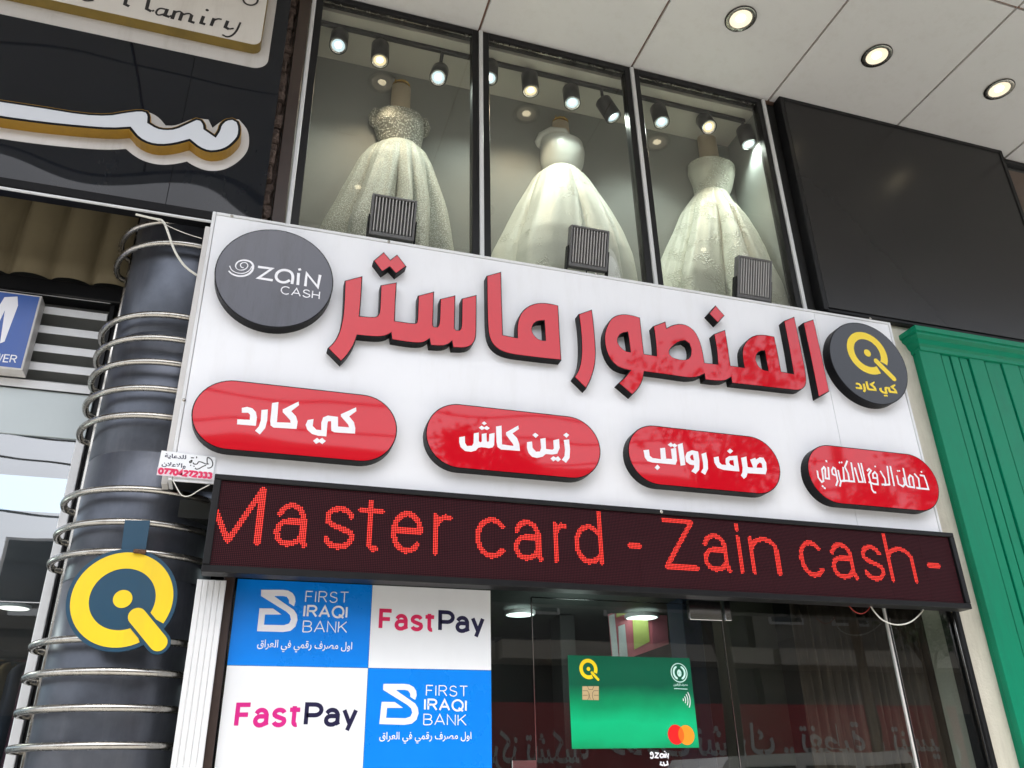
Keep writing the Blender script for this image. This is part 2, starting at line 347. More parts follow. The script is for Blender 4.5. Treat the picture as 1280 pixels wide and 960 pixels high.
def font_text(s, x0, x1, z0, z1, Y, m, name, parent, bold=0.0, flip=False, fit_h=True):
    cu = bpy.data.curves.new('lettering', 'FONT'); cu.body = s; cu.size = 1; cu.offset = bold; cu.resolution_u = 3
    ob = bpy.data.objects.new('lettering', cu); me = bpy.data.meshes.new_from_object(ob)
    a = np.array([(v.co.x, v.co.y) for v in me.vertices]); F = [tuple(p.vertices) for p in me.polygons]
    mn, mxx = a.min(0), a.max(0); a = (a-mn)/(mxx-mn)
    if flip: a[:, 0] = 1-a[:, 0]
    V = [(x0+(x1-x0)*u, Y, z0+(z1-z0)*v) for u, v in a]
    bpy.data.objects.remove(ob); bpy.data.meshes.remove(me); bpy.data.curves.remove(cu)
    return mk(name, V, F, m, parent)
def arc(cx, cy, rx, ry, a0, a1, n=14): return [(cx+rx*math.cos(math.radians(a0+(a1-a0)*i/n)), cy+ry*math.sin(math.radians(a0+(a1-a0)*i/n))) for i in range(n+1)]
X = .74
G = {  # glyph -> (strokes in a box 1 cap high, width); lower case x-height .74
 'M': ([[(0, 0), (0, 1)], [(0, 1), (.4, 0), (.8, 1)], [(.8, 1), (.8, 0)]], .8),
 'a': ([[(.02, .56)]+arc(.25, .52, .22, .22, 160, 20, 8)+[(.49, .5), (.49, .1), (.53, 0)], arc(.22, .22, .22, .22, -20, -90, 4)[0:0]+[(.49, .43), (.25, .43)]+arc(.2, .215, .2, .215, 90, 270, 8)+[(.3, .01), (.42, .08), (.49, .18)]], .54),
 's': ([arc(.25, .55, .23, .19, 15, 200, 10)+[(.12, .42), (.38, .32)]+arc(.25, .19, .24, .19, 30, -165, 10)], .5),
 't': ([[(.14, .92), (.14, .17)]+arc(.26, .14, .12, .14, 180, 290, 6), [(-.07, X), (.40, X)]], .34),
 'e': ([[(.02, .4), (.5, .4)]+arc(.26, .37, .24, .37, 5, 320, 18)], .52),
 'r': ([[(0, 0), (0, X)], [(0, .5), (.08, .66), (.2, .73), (.3, .72)]], .3),
 'c': ([arc(.26, .37, .26, .37, 40, 320, 16)], .5),
 'd': ([[(.5, 0), (.5, 1.05)], arc(.26, .37, .25, .37, 45, 315, 16)], .52),
 '-': ([[(0, .4), (.3, .4)]], .3),
 'Z': ([[(.02, 1), (.6, 1), (0, 0), (.62, 0)]], .62),
 'i': ([[(0, 0), (0, X)], [(0, .93), (0, 1.02)]], .02),
 'n': ([[(0, 0), (0, X)], [(0, .5)]+arc(.23, .5, .22, .24, 150, 0, 8)+[(.45, 0)]], .45),
 'h': ([[(0, 0), (0, 1.05)], [(0, .5)]+arc(.23, .5, .22, .24, 150, 0, 8)+[(.45, 0)]], .45),
 'y': ([[(0, X), (.25, .05)], [(.5, X), (.16, -.28)]], .5),
 'g': ([[(.5, X), (.5, -.1)]+arc(.28, -.1, .22, .2, 0, -150, 8), arc(.26, .37, .25, .37, 45, 315, 16)], .52),
 'F': ([[(0, 0), (0, 1), (.55, 1)], [(0, .52), (.48, .52)]], .55),
 'P': ([[(0, 0), (0, 1), (.35, 1)]+arc(.35, .73, .27, .27, 90, -90, 8)+[(0, .46)]], .62),
 'I': ([[(0, 0), (0, 1)]], .02),
 'R': ([[(0, 0), (0, 1), (.35, 1)]+arc(.38, .75, .25, .25, 90, -90, 8)+[(0, .5)], [(.35, .5), (.66, 0)]], .66),
 'S': ([arc(.31, .74, .27, .25, 20, 220, 10)+[(.2, .55), (.45, .44)]+arc(.31, .26, .3, .27, 40, -165, 12)], .62),
 'T': ([[(0, 1), (.68, 1)], [(.34, 1), (.34, 0)]], .68),
 'Q': ([arc(.42, .5, .42, .52, 0, 360, 24), [(.5, .25), (.85, -.06)]], .84),
 'B': ([[(0, 0), (0, 1), (.34, 1)]+arc(.34, .76, .25, .24, 90, -90, 8)+[(0, .52)], [(.34, .52)]+arc(.36, .26, .28, .26, 90, -90, 8)+[(0, 0)]], .64),
 'A': ([[(0, 0), (.38, 1), (.76, 0)], [(.12, .33), (.64, .33)]], .76),
 'N': ([[(0, 0), (0, 1), (.62, 0), (.62, 1)]], .62),
 'K': ([[(0, 0), (0, 1)], [(.6, 1), (0, .38)], [(.2, .58), (.64, 0)]], .64),
 'C': ([arc(.4, .5, .4, .51, 45, 315, 18)], .72),
 'H': ([[(0, 0), (0, 1)], [(.62, 0), (.62, 1)], [(0, .5), (.62, .5)]], .62),
 'W': ([[(0, 1), (.25, 0), (.5, 1), (.75, 0), (1, 1)]], 1.),
 'E': ([[(.55, 1), (0, 1), (0, 0), (.56, 0)], [(0, .5), (.5, .5)]], .56),
 '0': ([arc(.28, .5, .28, .5, 0, 360, 18)], .56), '7': ([[(0, 1), (.55, 1), (.2, 0)]], .55), '4': ([[(.42, 0), (.42, 1), (0, .28), (.58, .28)]], .58),
 '2': ([arc(.28, .72, .27, .27, 160, -30, 10)+[(0, 0), (.56, 0)]], .56), '3': ([arc(.26, .76, .24, .23, 150, -80, 9), arc(.26, .27, .27, .27, 80, -150, 9)], .54),
}
def layout(s, gap=.2, space=.35):
    x = 0; L = []
    for ch in s:
        if ch == ' ': x += space; continue
        g, wd = G[ch]
        L += [[(x+a, b) for a, b in st] for st in g]; x += wd+gap
    return L, x-gap
def line_text(s, pl, pr, pt, Y, weight, m, name, parent, gap=.2):
    """s on the baseline from pixel point pl to pr, cap height up to pixel point pt (all on the plane Y)"""
    L, W = layout(s, gap); a = XZ(*pl, Y); b = XZ(*pr, Y); h = XZ(*pt, Y)[1]-a[1]
    dx, dz = b[0]-a[0], b[1]-a[1]
    S = [[(a[0]+dx*u/W, a[1]+dz*u/W+h*v) for u, v in st] for st in L]
    return strokes(S, weight*h, Y, m, name, parent)
def crop(ox, oy, s): return lambda pts, Y: [XZ(ox+x/s, oy+y/s, Y) for x, y in pts]
# ------------------------------------------------------------------ levels of the facade
YG = 4.60; YS = 4.40; YL = 4.345; YLET = YS-.062; YPILL = YS-.075
ZSOF = P(599, 40, YG)[2]
ZDISP = 4.25
# ================================================================== THE SETTING
gr = structure(box('ground', -60, 60, -90, 60, -.5, -.15, MAT['asphalt']))
structure(box('road', -40, 40, -6.2, .3, -.146, -.10, MAT['dusty_road']))
pav = structure(box('pavement', -20, 20, .3, 9, -.15, 0, MAT['pavement']))
structure(box('far_pavement', -40, 40, -8.4, -6.2, -.15, .02, MAT['pavement']))
# upper storey wall behind and around (concrete carcass) split so that nothing is flush
wallL = structure(box('wall_left', -12, -.62, 5.95, 6.2, 3.6, ZSOF, MAT['interior_wall']))
# canopy soffit of metal tiles with open joints
sof = structure(box('soffit', -9.4, 12, 1.70, YG+2.2, ZSOF+.025, ZSOF+.45, MAT['joint_brown']))
jx0, jdx = 1.30, 1.337
gapj = .020
for k in range(-8, 8):
    for (ya, yb) in ((YG+.0, 3.16), (3.16, 1.72)):
        x0 = jx0+k*jdx+gapj/2; x1 = jx0+(k+1)*jdx-gapj/2
        dz = random.uniform(-.003, .003)
        box('ceiling_tile', x0, x1, yb+gapj/2, ya-gapj/2, ZSOF+dz, ZSOF+.03, MAT['soffit_white'], sof, .003)
mb = MB(); mb.box(-9.4, 12, 1.55, 1.70, ZSOF-.02, ZSOF+.5, .004); structure(mb.build('canopy_fascia', MAT['white_alu']))
# downlights in the soffit
def downlight(x, y, label, grp='recessed downlights in the canopy soffit'):
    t = thing('downlight', label, 'downlight', (x, y, ZSOF), grp)
    z = ZSOF-.004
    MB().lathe([(.088, -.006), (.118, -.010), (.124, -.004), (.124, .004)], (x, y, z), 32).build('trim_ring', MAT['steel'], t, True)
    MB().lathe([(.118, -.0102), (.126, -.004)], (x, y, z), 32).build('shadow_gap', MAT['frame_black'], t, True)
    MB().lathe([(.034, .004), (.062, .001), (.088, -.006)], (x, y, z), 32).build('reflector', MAT['down_warm'], t, True)
    m = MB().lathe([(.0, -.0035), (.026, -.0035), (.036, .002)], (x, y, z), 24); m.build('lens', MAT['down_core'], t, True)
    return t
dl1 = PZ(925, 24, ZSOF); dl2 = PZ(1095, 69, ZSOF); dl3 = PZ(1250, 110, ZSOF)
DX = (dl3[0]-dl1[0])/2; DY = (dl1[1]+dl2[1]+dl3[1])/3
names = {0: 'lit round downlight in the soffit nearest the top centre of the photo', 1: 'lit round downlight in the middle of the three over the dark screen', 2: 'lit round downlight at the right edge of the soffit'}
ordn = ['first', 'second', 'third', 'fourth', 'fifth', 'sixth']
for i in range(-2, 4):
    for r in (0, 1):
        if r == 0 and i in names: downlight(dl1[0]+i*DX, DY, names[i])
        elif r == 0 and i == 3: continue
        else: downlight(dl1[0]+i*DX, DY-r*1.44, 'lit round downlight mirrored in the display glass, %s from the left in the %s row' % (ordn[i+2], ('inner', 'outer')[r]))
# ------------------------------------------------------------------ upper display windows
def pxX(px, py, Y=YG): return P(px, py, Y)[0]
zt = ZSOF-.012; zb = ZDISP
w1L, w1R = P(397, 5, YG)[0], P(593, 45, YG)[0]
j1 = jx0; 
xj = [P(393, 0, YG)[0], P(600, 45, YG)[0], P(788, 88, YG)[0], P(952, 128, YG)[0]]
labels = ['left display window with the off shoulder sequinned gown behind its pane', 'middle display window with the one shoulder satin gown behind its pane', 'right display window with the strapless floral gown beside the dark screen']
for i in range(3):
    a, b = xj[i], xj[i+1]
    t = thing('display_window', labels[i], 'window', ((a+b)/2, YG, zb), 'upper display windows')
    fw = .052
    box('frame', a+.016, a+.016+fw, YG-.02, YG+.06, zb, zt, MAT['frame_black'], t, .003)
    box('frame', b-.016-fw, b-.016, YG-.02, YG+.06, zb, zt, MAT['frame_black'], t, .003)
    box('frame', a+.016+fw, b-.016-fw, YG-.022, YG+.06, zt-fw, zt, MAT['frame_black'], t, .003)
    box('frame', a+.016+fw, b-.016-fw, YG-.022, YG+.06, zb, zb+fw, MAT['frame_black'], t, .003)
    box('bead', a+.016+fw, b-.016-fw, YG-.004, YG+.006, zt-fw-.012, zt-fw-.001, MAT['steel'], t)
    box('pane', a+.016+fw-.004, b-.016-fw+.004, YG+.010, YG+.016, zb+fw-.004, zt-fw+.004, MAT['window_glass'], t)
for i in range(4):
    o = box('mullion_strip', xj[i]-.015, xj[i]+.015, YG-.035, YG+.02, zb, zt, MAT['white_alu'], None, .004)
    tag(o, ['pale metal strip left of the left display window', 'pale metal strip between the left and middle display windows', 'pale metal strip between the middle and right display windows', 'pale metal strip between the right display window and dark screen'][i], 'trim', 'pale cover strips between the display windows')
# display room
ytr0 = PZ(393, 28, ZSOF-.10)[1]; 
yback = 0.5*(PZ(390, 73, ZSOF-.06)[1]+PZ(587, 106, ZSOF-.06)[1])
ytrack = 0.5*(PZ(393, 28, ZSOF-.10)[1]+PZ(587, 75, ZSOF-.10)[1])
dr = structure(box('display_ceiling', xj[0]-.05, xj[3]+.0, YG+.09, yback+.1, ZSOF-.06, ZSOF-.02, MAT['display_ceil']))
structure(box('display_back_wall', xj[0]-.05, xj[3]+.05, yback+.005, yback+.08, zb-.1, ZSOF-.062, MAT['display_wall']))
structure(box('display_floor', xj[0]-.05, xj[3]+.05, YG+.07, yback, zb-.15, zb-.05, MAT['display_ceil']))
structure(box('display_side_wall', xj[3]-.02, xj[3]+.05, YG+.065, yback, zb-.04, ZSOF-.062, MAT['display_side']))
structure(box('display_left_wall', xj[0]-.12, xj[0]-.052, YG+.065, yback, zb-.04, ZSOF-.062, MAT['display_wall']))
for i, k in enumerate((1.35, 2.75, 4.05)):
    pass
# cornice line where ceiling meets wall
o = box('track_rail', xj[0]+.05, xj[3]-.06, ytrack-.018, ytrack+.018, ZSOF-.095, ZSOF-.062, MAT['lamp_black'], None, .003)
tag(o, 'long black lighting track under the display room ceiling', 'track')
def spot(px, py, kind, tilt, label, E):
    c = P(px, py, ytrack-.03); c = Vector((c[0], ytrack-.02, c[2]))
    t = thing('track_spotlight', label, 'spotlight', tuple(c), 'track spotlights above the gowns')
    ax = Vector((tilt[0], tilt[1], -1)).normalized()
    L = .20; back = c-ax*L
    MB().lathe([(.0, -L), (.062, -L), (.070, -L+.01), (.070, 0), (.066, .002), (.062, -.006)], c, 24, ax).build('lamp_body', MAT['lamp_black'], t, True)
    MB().lathe([(.062, -.001), (.052, -.001), (.050, -.010)], c, 24, ax).build('reflector_ring', MAT['chrome'], t, True)
    MB().lathe([(.022, -.014), (.050, -.008)], c, 24, ax).build('reflector', MAT['spot_'+kind], t); MB().lathe([(.0, -.008), (.024, -.010)], c, 16, ax).build('lens', MAT['spot_core'], t)
    top = Vector((back.x, ytrack, ZSOF-.09))
    MB().tube([back+ax*.05, Vector((back.x, back.y, (back.z+top.z)/2)), top], .014, 8).build('bracket', MAT['lamp_black'], t, True)
    l = bpy.data.lights.new('spot_light', 'SPOT'); l.energy = E; l.spot_size = math.radians(125); l.spot_blend = 1; l.shadow_soft_size = .04
    l.color = (1, .84, .60) if kind == 'warm' else (.88, 1, .93)
    lo = bpy.data.objects.new('spot_light', l); COL.objects.link(lo); lo.parent = t
    lo.location = ax*.012; lo.rotation_euler = (-ax).to_track_quat('Z', 'Y').to_euler()
SE = 14
spot(423, 56, 'cool', (-.05, -.35), 'leftmost white track spotlight at the top corner of the left window', SE)
spot(475, 75, 'warm', (0, -.15), 'warm track spotlight right above the off shoulder gown', SE)
spot(548, 96, 'cool', (-.2, -.5), 'white track spotlight right of the off shoulder gown, tilted forward', SE)
spot(612, 97, 'cool', (-.1, -.2), 'bluish track spotlight half hidden by the frame of the middle window', SE)
spot(664, 113, 'warm', (0, -.1), 'warm track spotlight left above the satin gown', SE)
spot(716, 128, 'cool', (-.05, -.2), 'bluish track spotlight right above the satin gown', SE)
spot(768, 146, 'cool', (.45, -.1), 'track spotlight tilted sideways at the right of the middle window', SE*.6)
spot(828, 152, 'cool', (0, -.2), 'bluish track spotlight left above the floral gown', SE)
spot(887, 158, 'warm', (-.1, -.5), 'warm track spotlight behind the neck of the floral gown', SE)
spot(937, 180, 'cool', (.05, -.1), 'bluish track spotlight at the right wall of the right window', SE)
# ------------------------------------------------------------------ gowns
def gown(label, cap, prof, Yc, nf, amp, mskirt, mbod, seed, waist_i, extra=None, label_s=None):
    """prof: rows (y px, left px, right px) from bust to hem"""
    rnd = random.Random(seed)
    rows = []
    for (yy, xl, xr) in prof:
        a = P(xl, yy, Yc); b = P(xr, yy, Yc); rows.append(((P(xl, yy, Yc-.13)[2]+P(xr, yy, Yc-.13)[2])/2, (a[0]+b[0])/2, (b[0]-a[0])/2))
    # carry on the skirt below what the sign hides
    z0, c0, r0 = rows[-1]; z1, c1, r1 = rows[-2]; k = (zb+.02-z0)/(z0-z1) if z0 != z1 else 0
    zf = max(zb+.0, z0-.45)
    if z0 > zf+.02: rows.append((zf, c0, r0+.03))
    base = thing('gown_display', label, 'dress', (rows[-1][1], Yc, zb-.05), 'white gowns on headless dress forms')
    N = 288
    def grid(rr, m, nm, folds, sy, r_in=1.0):
        # resample smoothly
        zs = [r[0] for r in rr][::-1]; cs = [r[1] for r in rr][::-1]; rs = [r[2] for r in rr][::-1]
        n = 60 if folds else 22; V = []; F = []
        ph = [rnd.uniform(0, 6.28) for _ in range(5)]
        def sm(z, tab):
            return float(np.interp(z, zs, tab))
        for i in range(n+1):
            t = i/n; z = zs[-1]+(zs[0]-zs[-1])*t
            dzz = (zs[-1]-zs[0])/n
            c = (sm(z-dzz, cs)+2*sm(z, cs)+sm(z+dzz, cs))/4; r = (sm(z-dzz, rs)+2*sm(z, rs)+sm(z+dzz, rs))/4
            for k2 in range(N):
                th = 2*math.pi*k2/N; q = r*r_in
                if folds:
                    tt = min(1, t*2.2+.12)
                    wth = th+.16*math.sin(3*th+ph[1])+.05*math.sin(7*th+ph[4])+.10*t*math.sin(2*th+ph[3])
                    f = (1-2*abs(math.sin(nf*wth/2+ph[0]))**.55)*-.75+.45*math.sin(nf*.37*2*th+ph[2])*t+.12*math.sin(3.1*nf*th+ph[3])*(1-t)
                    q *= 1+amp*tt*f-amp*.35*tt
                if not folds:
                    u_ = 1-t  # 0 at the waist, 1 at the top edge
                    for s_ in (-1, 1):
                        da = (th-(1.5*math.pi+s_*.55)+math.pi) % (2*math.pi)-math.pi
                        q += r*.16*math.exp(-(da/.42)**2)*math.exp(-((u_-.62)/.28)**2)
                V.append((c+q*math.cos(th), Yc+q*sy*math.sin(th), z))
        for i in range(n):
            for k2 in range(N): F.append((i*N+k2, i*N+(k2+1) % N, (i+1)*N+(k2+1) % N, (i+1)*N+k2))
        return mk(nm, V, F, m, base, True)
    grid(rows[waist_i:], mskirt, 'skirt', True, .85)
    grid(rows[:waist_i+1], mbod, 'bodice', False, .72)
    # neck and cap
    bz, bc, br = rows[0]
    c = P(*cap, Yc); nr = br*.42
    MB().lathe([(br*1.0, bz-.02), (br*.80, bz+.025), (nr*1.5, bz+.05), (nr, bz+.085), (nr*.94, c[2]-.03), (nr*.8, c[2]-.02), (0, c[2]-.018)], (bc+.0, Yc, 0), 28, sy=.75).build('neck_form', MAT['skin_stand'], base, True)
    cz = c[2]-.02
    g = MB(); g.lathe([(nr*.85, 0), (nr*.9, .012), (nr*.5, .02), (.008, .028), (.006, .05), (.014, .06), (.010, .075), (0, .08)], (bc, Yc, cz), 16)
    for s in range(5):
        th = s*1.257; g.tube([(bc+nr*.8*math.cos(th), Yc+nr*.6*math.sin(th), cz+.01), (bc+nr*.85*math.cos(th), Yc+nr*.6*math.sin(th), cz+.045)], [.006, .004], 6)
    g.build('gold_cap', MAT['gold_bright'], base, True)
    box('stand_base', bc-.12, bc+.12, Yc-.12, Yc+.12, zb-.05, zb-.02, MAT['chrome'], base, .004)
    return base, rows
YM = YG+.52
b1, r1 = gown('off shoulder gown with a sequinned bodice and pleated skirt in the left window', (499, 106),
     [(134, 470, 530), (150, 468, 530), (166, 474, 527), (173, 476, 525), (182, 460, 534), (200, 447, 542), (230, 434, 550), (262, 420, 558), (290, 405, 562), (306, 398, 563)], YM, 12, .19, MAT['gown_lace'], MAT['bodice_sequin'], 3, 3)
# off-shoulder sleeves
bz, bc, br = r1[0]
for s in (-1, 1):
    MB().tube([(bc+s*br*.70, YM-.05, bz-.01), (bc+s*(br+.0), YM-.03, bz+.0), (bc+s*(br+.022), YM, bz-.04), (bc+s*(br+.016), YM, bz-.10), (bc+s*(br-.01), YM, bz-.15)], [.02, .034, .038, .028, .010], 12).build('sleeve', MAT['bodice_sequin'], b1, True)
b2, r2 = gown('one shoulder plain satin gown with a full skirt in the middle window', (697, 151),
     [(166, 676, 726), (178, 676, 728), (190, 676, 727), (198, 678, 724), (203, 681, 722), (213, 668, 732), (230, 660, 742), (255, 648, 756), (285, 636, 770), (315, 622, 781), (340, 615, 786)], YM, 7, .15, MAT['gown_satin'], MAT['bodice_satin'], 11, 4)
bz, bc, br = r2[0]
MB().tube([(bc+.3*br, YM-.5*br, bz+.0), (bc-.1*br, YM-.62*br, bz+.035), (bc-.62*br, YM-.35*br, bz+.065), (bc-.95*br, YM, bz+.05), (bc-1.12*br, YM+.02, bz-.01), (bc-1.0*br, YM+.05, bz-.07)], [.012, .03, .034, .036, .03, .012], 12).build('shoulder_drape', MAT['bodice_satin'], b2, True)
b3, r3 = gown('strapless gown with raised flowers and a gathered skirt in the right window', (887, 172),
     [(197, 860, 913), (208, 860, 912), (222, 866, 910), (233, 868, 906), (246, 860, 912), (262, 852, 924), (285, 846, 935), (310, 838, 946), (340, 828, 958), (365, 822, 968)], YM, 10, .20, MAT['gown_floral'], MAT['gown_floral'], 5, 3)
# ------------------------------------------------------------------ floodlights on top of the sign
def flood(tl, tr, br_, bl, label):
    Y0 = YS-.02; cx = (tl[0]+tr[0]+br_[0]+bl[0])/4; cy = (tl[1]+tr[1]+br_[1]+bl[1])/4
    W = P(*tr, Y0)[0]-P(*tl, Y0)[0]; H = (P(*tl, Y0)[2]-P(*bl, Y0)[2])
    c = Vector(P(cx, cy, Y0)); t = thing('floodlight', label, 'floodlight', tuple(c), 'floodlights along the top edge of the white sign')
    # local frame: face tilts down to the pavement
    ang = math.radians(18); H = H/math.cos(ang)*.96
    def R(x, y, z): return (c.x+x, c.y+y*math.cos(ang)-z*math.sin(ang), c.z+y*math.sin(ang)+z*math.cos(ang))
    def part(nm, fn, m):
        q = MB(); fn(q); V = [R(*v) for v in q.V]; return mk(nm, V, q.F, m, t)
    part('housing', lambda q: q.box(-W/2, W/2, .03, .055, -H/2, H/2, .004), MAT['flood_grey'])
    def rim(q):
        e = .014
        q.box(-W/2, -W/2+e, -.012, .029, -H/2, H/2, .003); q.box(W/2-e, W/2, -.012, .029, -H/2, H/2, .003)
        q.box(-W/2+e, W/2-e, -.012, .029, H/2-e, H/2, .003); q.box(-W/2+e, W/2-e, -.012, .029, -H/2, -H/2+e*1.8, .003)
    part('rim', rim, MAT['flood_grey'])
    for k in range(12):
        x = -W/2+.026+(W-.052)*k/11
        part('cooling_fin', lambda q: q.box(x-.0035, x+.0035, -.010, .029, -H/2+.03, H/2-.018, .001), MAT['white_alu'] if False else MAT['fin_grey'])
    MB().tube([R(.02, .06, -H/2+.05), R(.03, .10, -H/2-.0), R(.06, .09, -H/2-.05), R(.13, .04, -H/2-.075), R(.2, .08, -H/2-.12)], .005, 8).build('power_cable', MAT['frame_black'], t, True)
    part('bracket', lambda q: (q.box(-W/2-.012, -W/2-.004, -.0, .05, -H/2-.04, 0, .002), q.box(W/2+.004, W/2+.012, -.0, .05, -H/2-.04, 0, .002), q.box(-W/2-.012, W/2+.012, .0, .05, -H/2-.048, -H/2-.042, 0)), MAT['frame_black'])
mat('fin_grey', (.5, .49, .47), .4, metal=.5, var=.15, vs=20)
flood((469, 246), (524, 256), (513, 298), (460, 288), 'small finned grey floodlight in front of the sequinned gown')
flood((717, 286), (764, 293), (755, 335), (709, 328), 'small finned grey floodlight in front of the satin gown')
flood((928, 324), (969, 331), (958, 373), (917, 366), 'small finned grey floodlight in front of the floral gown')
# ------------------------------------------------------------------ dark video screen and next window on the right
ysc = YG-.085
zsb = P(1125, 400, ysc)[2]-.02; a = P(975, 124, ysc); b = P(1250, 187, ysc); zs = P(1100, 152, ysc)[2]
t = thing('video_screen', 'large switched off dark video screen right of the display windows', 'screen', ((a[0]+b[0])/2, ysc, zb))
box('cabinet', a[0], b[0], ysc+.012, YG+.02, zsb, zs, MAT['frame_black'], t, .006)
nx = 5; 
for i in range(5):
    for j in range(3):
        x0 = a[0]+.04+(b[0]-a[0]-.08)*i/5; x1 = a[0]+.04+(b[0]-a[0]-.08)*(i+1)/5
        z0 = zsb+.03+(zs-.07-zsb)*j/3; z1 = zsb+.03+(zs-.07-zsb)*(j+1)/3
        box('screen_module', x0+.0002, x1-.0002, ysc, ysc+.011, z0+.0002, z1-.0002, MAT['screen_dark'], t)
box('bezel', a[0]-.008, a[0]+.034, ysc-.008, YG, zsb, zs+.004, MAT['frame_black'], t, .004)
box('bezel', a[0]+.034, b[0]-.034, ysc-.008, ysc+.012, zs-.034, zs+.004, MAT['frame_black'], t, .004)
box('bezel', b[0]-.034, b[0]+.008, ysc-.008, YG, zsb, zs+.004, MAT['frame_black'], t, .004)
xs = b[0]+.03
t = thing('side_window', 'cropped shop window at the right edge past the dark screen', 'window', (xs+.6, YG, zb))
box('frame', xs, xs+.05, YG-.02, YG+.06, zb, zt, MAT['frame_black'], t, .003); box('frame', xs+.05, xs+1.3, YG-.02, YG+.06, zt-.05, zt, MAT['frame_black'], t, .003)
box('pane', xs+.05, xs+1.3, YG+.01, YG+.016, zb, zt-.05, MAT['window_glass'], t)
structure(box('side_room_wall', xs-.1, xs+2.5, YG+1.3, YG+1.4, zb, ZSOF-.0, MAT['display_wall']))
structure(box('upper_wall', xj[3]+.055, xs-.002, YG+.03, YG+.2, 3.0, ZSOF-.001, MAT['interior_dark']))
structure(box('right_building_wall', xs+1.32, 14, YG-.01, YG+.3, 0, ZSOF-.001, MAT['stucco']))
structure(box('sill_wall', xs-.001, xs+1.319, YG+.0, YG+.2, 0, zb-.002, MAT['stucco']))
# ------------------------------------------------------------------ white main sign board
sTL, sTR, sBL, sBR = XZ(263, 262, YS), XZ(1112, 405, YS), XZ(222, 588, YS), XZ(1178, 664, YS)
sx0 = P(240, 420, YS)[0]; sx1 = (sTR[0]+sBR[0])/2
sz1 = (sTL[1]+sTR[1])/2; sz0 = P(700, 628, YS)[2]-.05
sign = thing('shop_sign', 'wide white shop sign board with raised red Arabic lettering', 'sign', ((sx0+sx1)/2, YS, sz0))
seam = P(1040, 500, YS)[0]
box('face_panel', sx0+.022, seam-.0015, YS, YS+.012, sz0, sz1-.022, MAT['sign_white'], sign, .001)
box('face_panel', seam+.0015, sx1-.022, YS, YS+.012, sz0, sz1-.022, MAT['sign_white'], sign, .001)
box('edge_profile', sx0, sx0+.0205, YS-.006, YS+.15, sz0, sz1, MAT['white_alu'], sign, .003)
box('edge_profile', sx1-.0205, sx1, YS-.006, YS+.15, sz0, sz1, MAT['white_alu'], sign, .003)
box('edge_profile', sx0+.0215, sx1-.0215, YS-.006, YS+.15, sz1-.0205, sz1, MAT['white_alu'], sign, .003)
box('back_panel', sx0+.021, sx1-.021, YS+.013, YS+.14, sz0, sz1-.021, MAT['frame_black'], sign)
box('back_rail', sx0-.035, sx0-.004, YS+.06, YS+.16, sz0, sz1-.07, MAT['plate_white'], sign, .003)
for px, py in ((486, 302), (745, 342), (1088, 398), (230, 500), (290, 270)):
    q = P(px, py, YS-.006); MB().lathe([(.0, .004), (.008, .003), (.010, 0)], (q[0], YS-.0062, q[2]), 12, (0, -1, 0)).build('screw', MAT['steel'], sign, True)
# raised letters
cA, cB, cC, cD = crop(400, 310, 6.4), crop(560, 330, 6.4), crop(700, 360, 6.4), crop(860, 370, 6.4)
def raised(name_label, loops, holes=()):
    lo = [smooth_loop(L, 1, 42) for L in loops]
    t = thing('raised_letter', name_label, 'letter', (lo[0][0][0], YS, min(p[1] for p in lo[0])), 'raised red letters on the white sign')
    can = []
    for L in lo: can.append(L)
    hs_ = [smooth_loop(h, 1, 42) for h in holes]
    plate(can+hs_, YLET, YS-.0005, MAT['can_black'], 'side_wall', t)
    plate([off(L, -.006) for L in can]+[off(h, .0045) for h in hs_], YLET-.003, YLET-.0005, MAT['red_acrylic'], 'face', t)
raised('joined red letters at the left end below the double dot', [cA([(197, 262), (340, 225), (330, 400), (318, 545), (430, 553), (458, 545), (475, 515), (480, 400), (484, 298), (615, 275), (605, 430), (600, 583), (755, 605), (772, 595), (778, 560), (783, 382), (913, 348), (908, 500), (903, 618), (912, 630), (938, 630), (950, 610), (955, 560), (960, 408), (1083, 378), (1080, 520), (1078, 645), (1090, 657), (1112, 657), (1128, 640), (1131, 560), (1133, 405), (1253, 375), (1252, 550), (1250, 700), (1240, 745), (1210, 785), (1160, 803), (1062, 800), (1053, 752), (1025, 775), (975, 788), (882, 782), (873, 733), (830, 760), (770, 764), (670, 752), (572, 735), (565, 685), (530, 705), (470, 714), (390, 710), (300, 700), (285, 745), (260, 800), (215, 865), (168, 912), (60, 803), (110, 755), (145, 695), (168, 620), (185, 520), (192, 400)], YLET)])
raised('red double dot standing above the left joined letters', [cA([(510, 32), (562, 95), (617, 52), (692, 148), (608, 210), (557, 155), (497, 195), (427, 103)], YLET)])
raised('joined red letters with a round loop in the centre of the sign', [cB([(308, 95), (425, 62), (430, 280), (440, 568), (552, 590), (550, 500), (560, 440), (590, 380), (640, 338), (700, 315), (760, 310), (830, 319), (882, 332), (893, 540), (907, 772), (760, 757), (620, 740), (500, 724), (425, 700), (370, 662), (333, 605), (315, 520), (310, 300)], YLET)],
       [cB([(768, 455), (774, 530), (778, 613), (730, 608), (690, 575), (668, 530), (680, 485), (715, 458)], YLET)])
raised('lone curved red letter right of the centre loop', [cC([(147, 210), (255, 172), (268, 270), (278, 380), (287, 500), (284, 590), (268, 670), (242, 745), (208, 808), (112, 712), (145, 660), (165, 590), (172, 480), (165, 340)], YLET)])
D0 = lambda pts: [(x+1024, y+64) for x, y in pts]
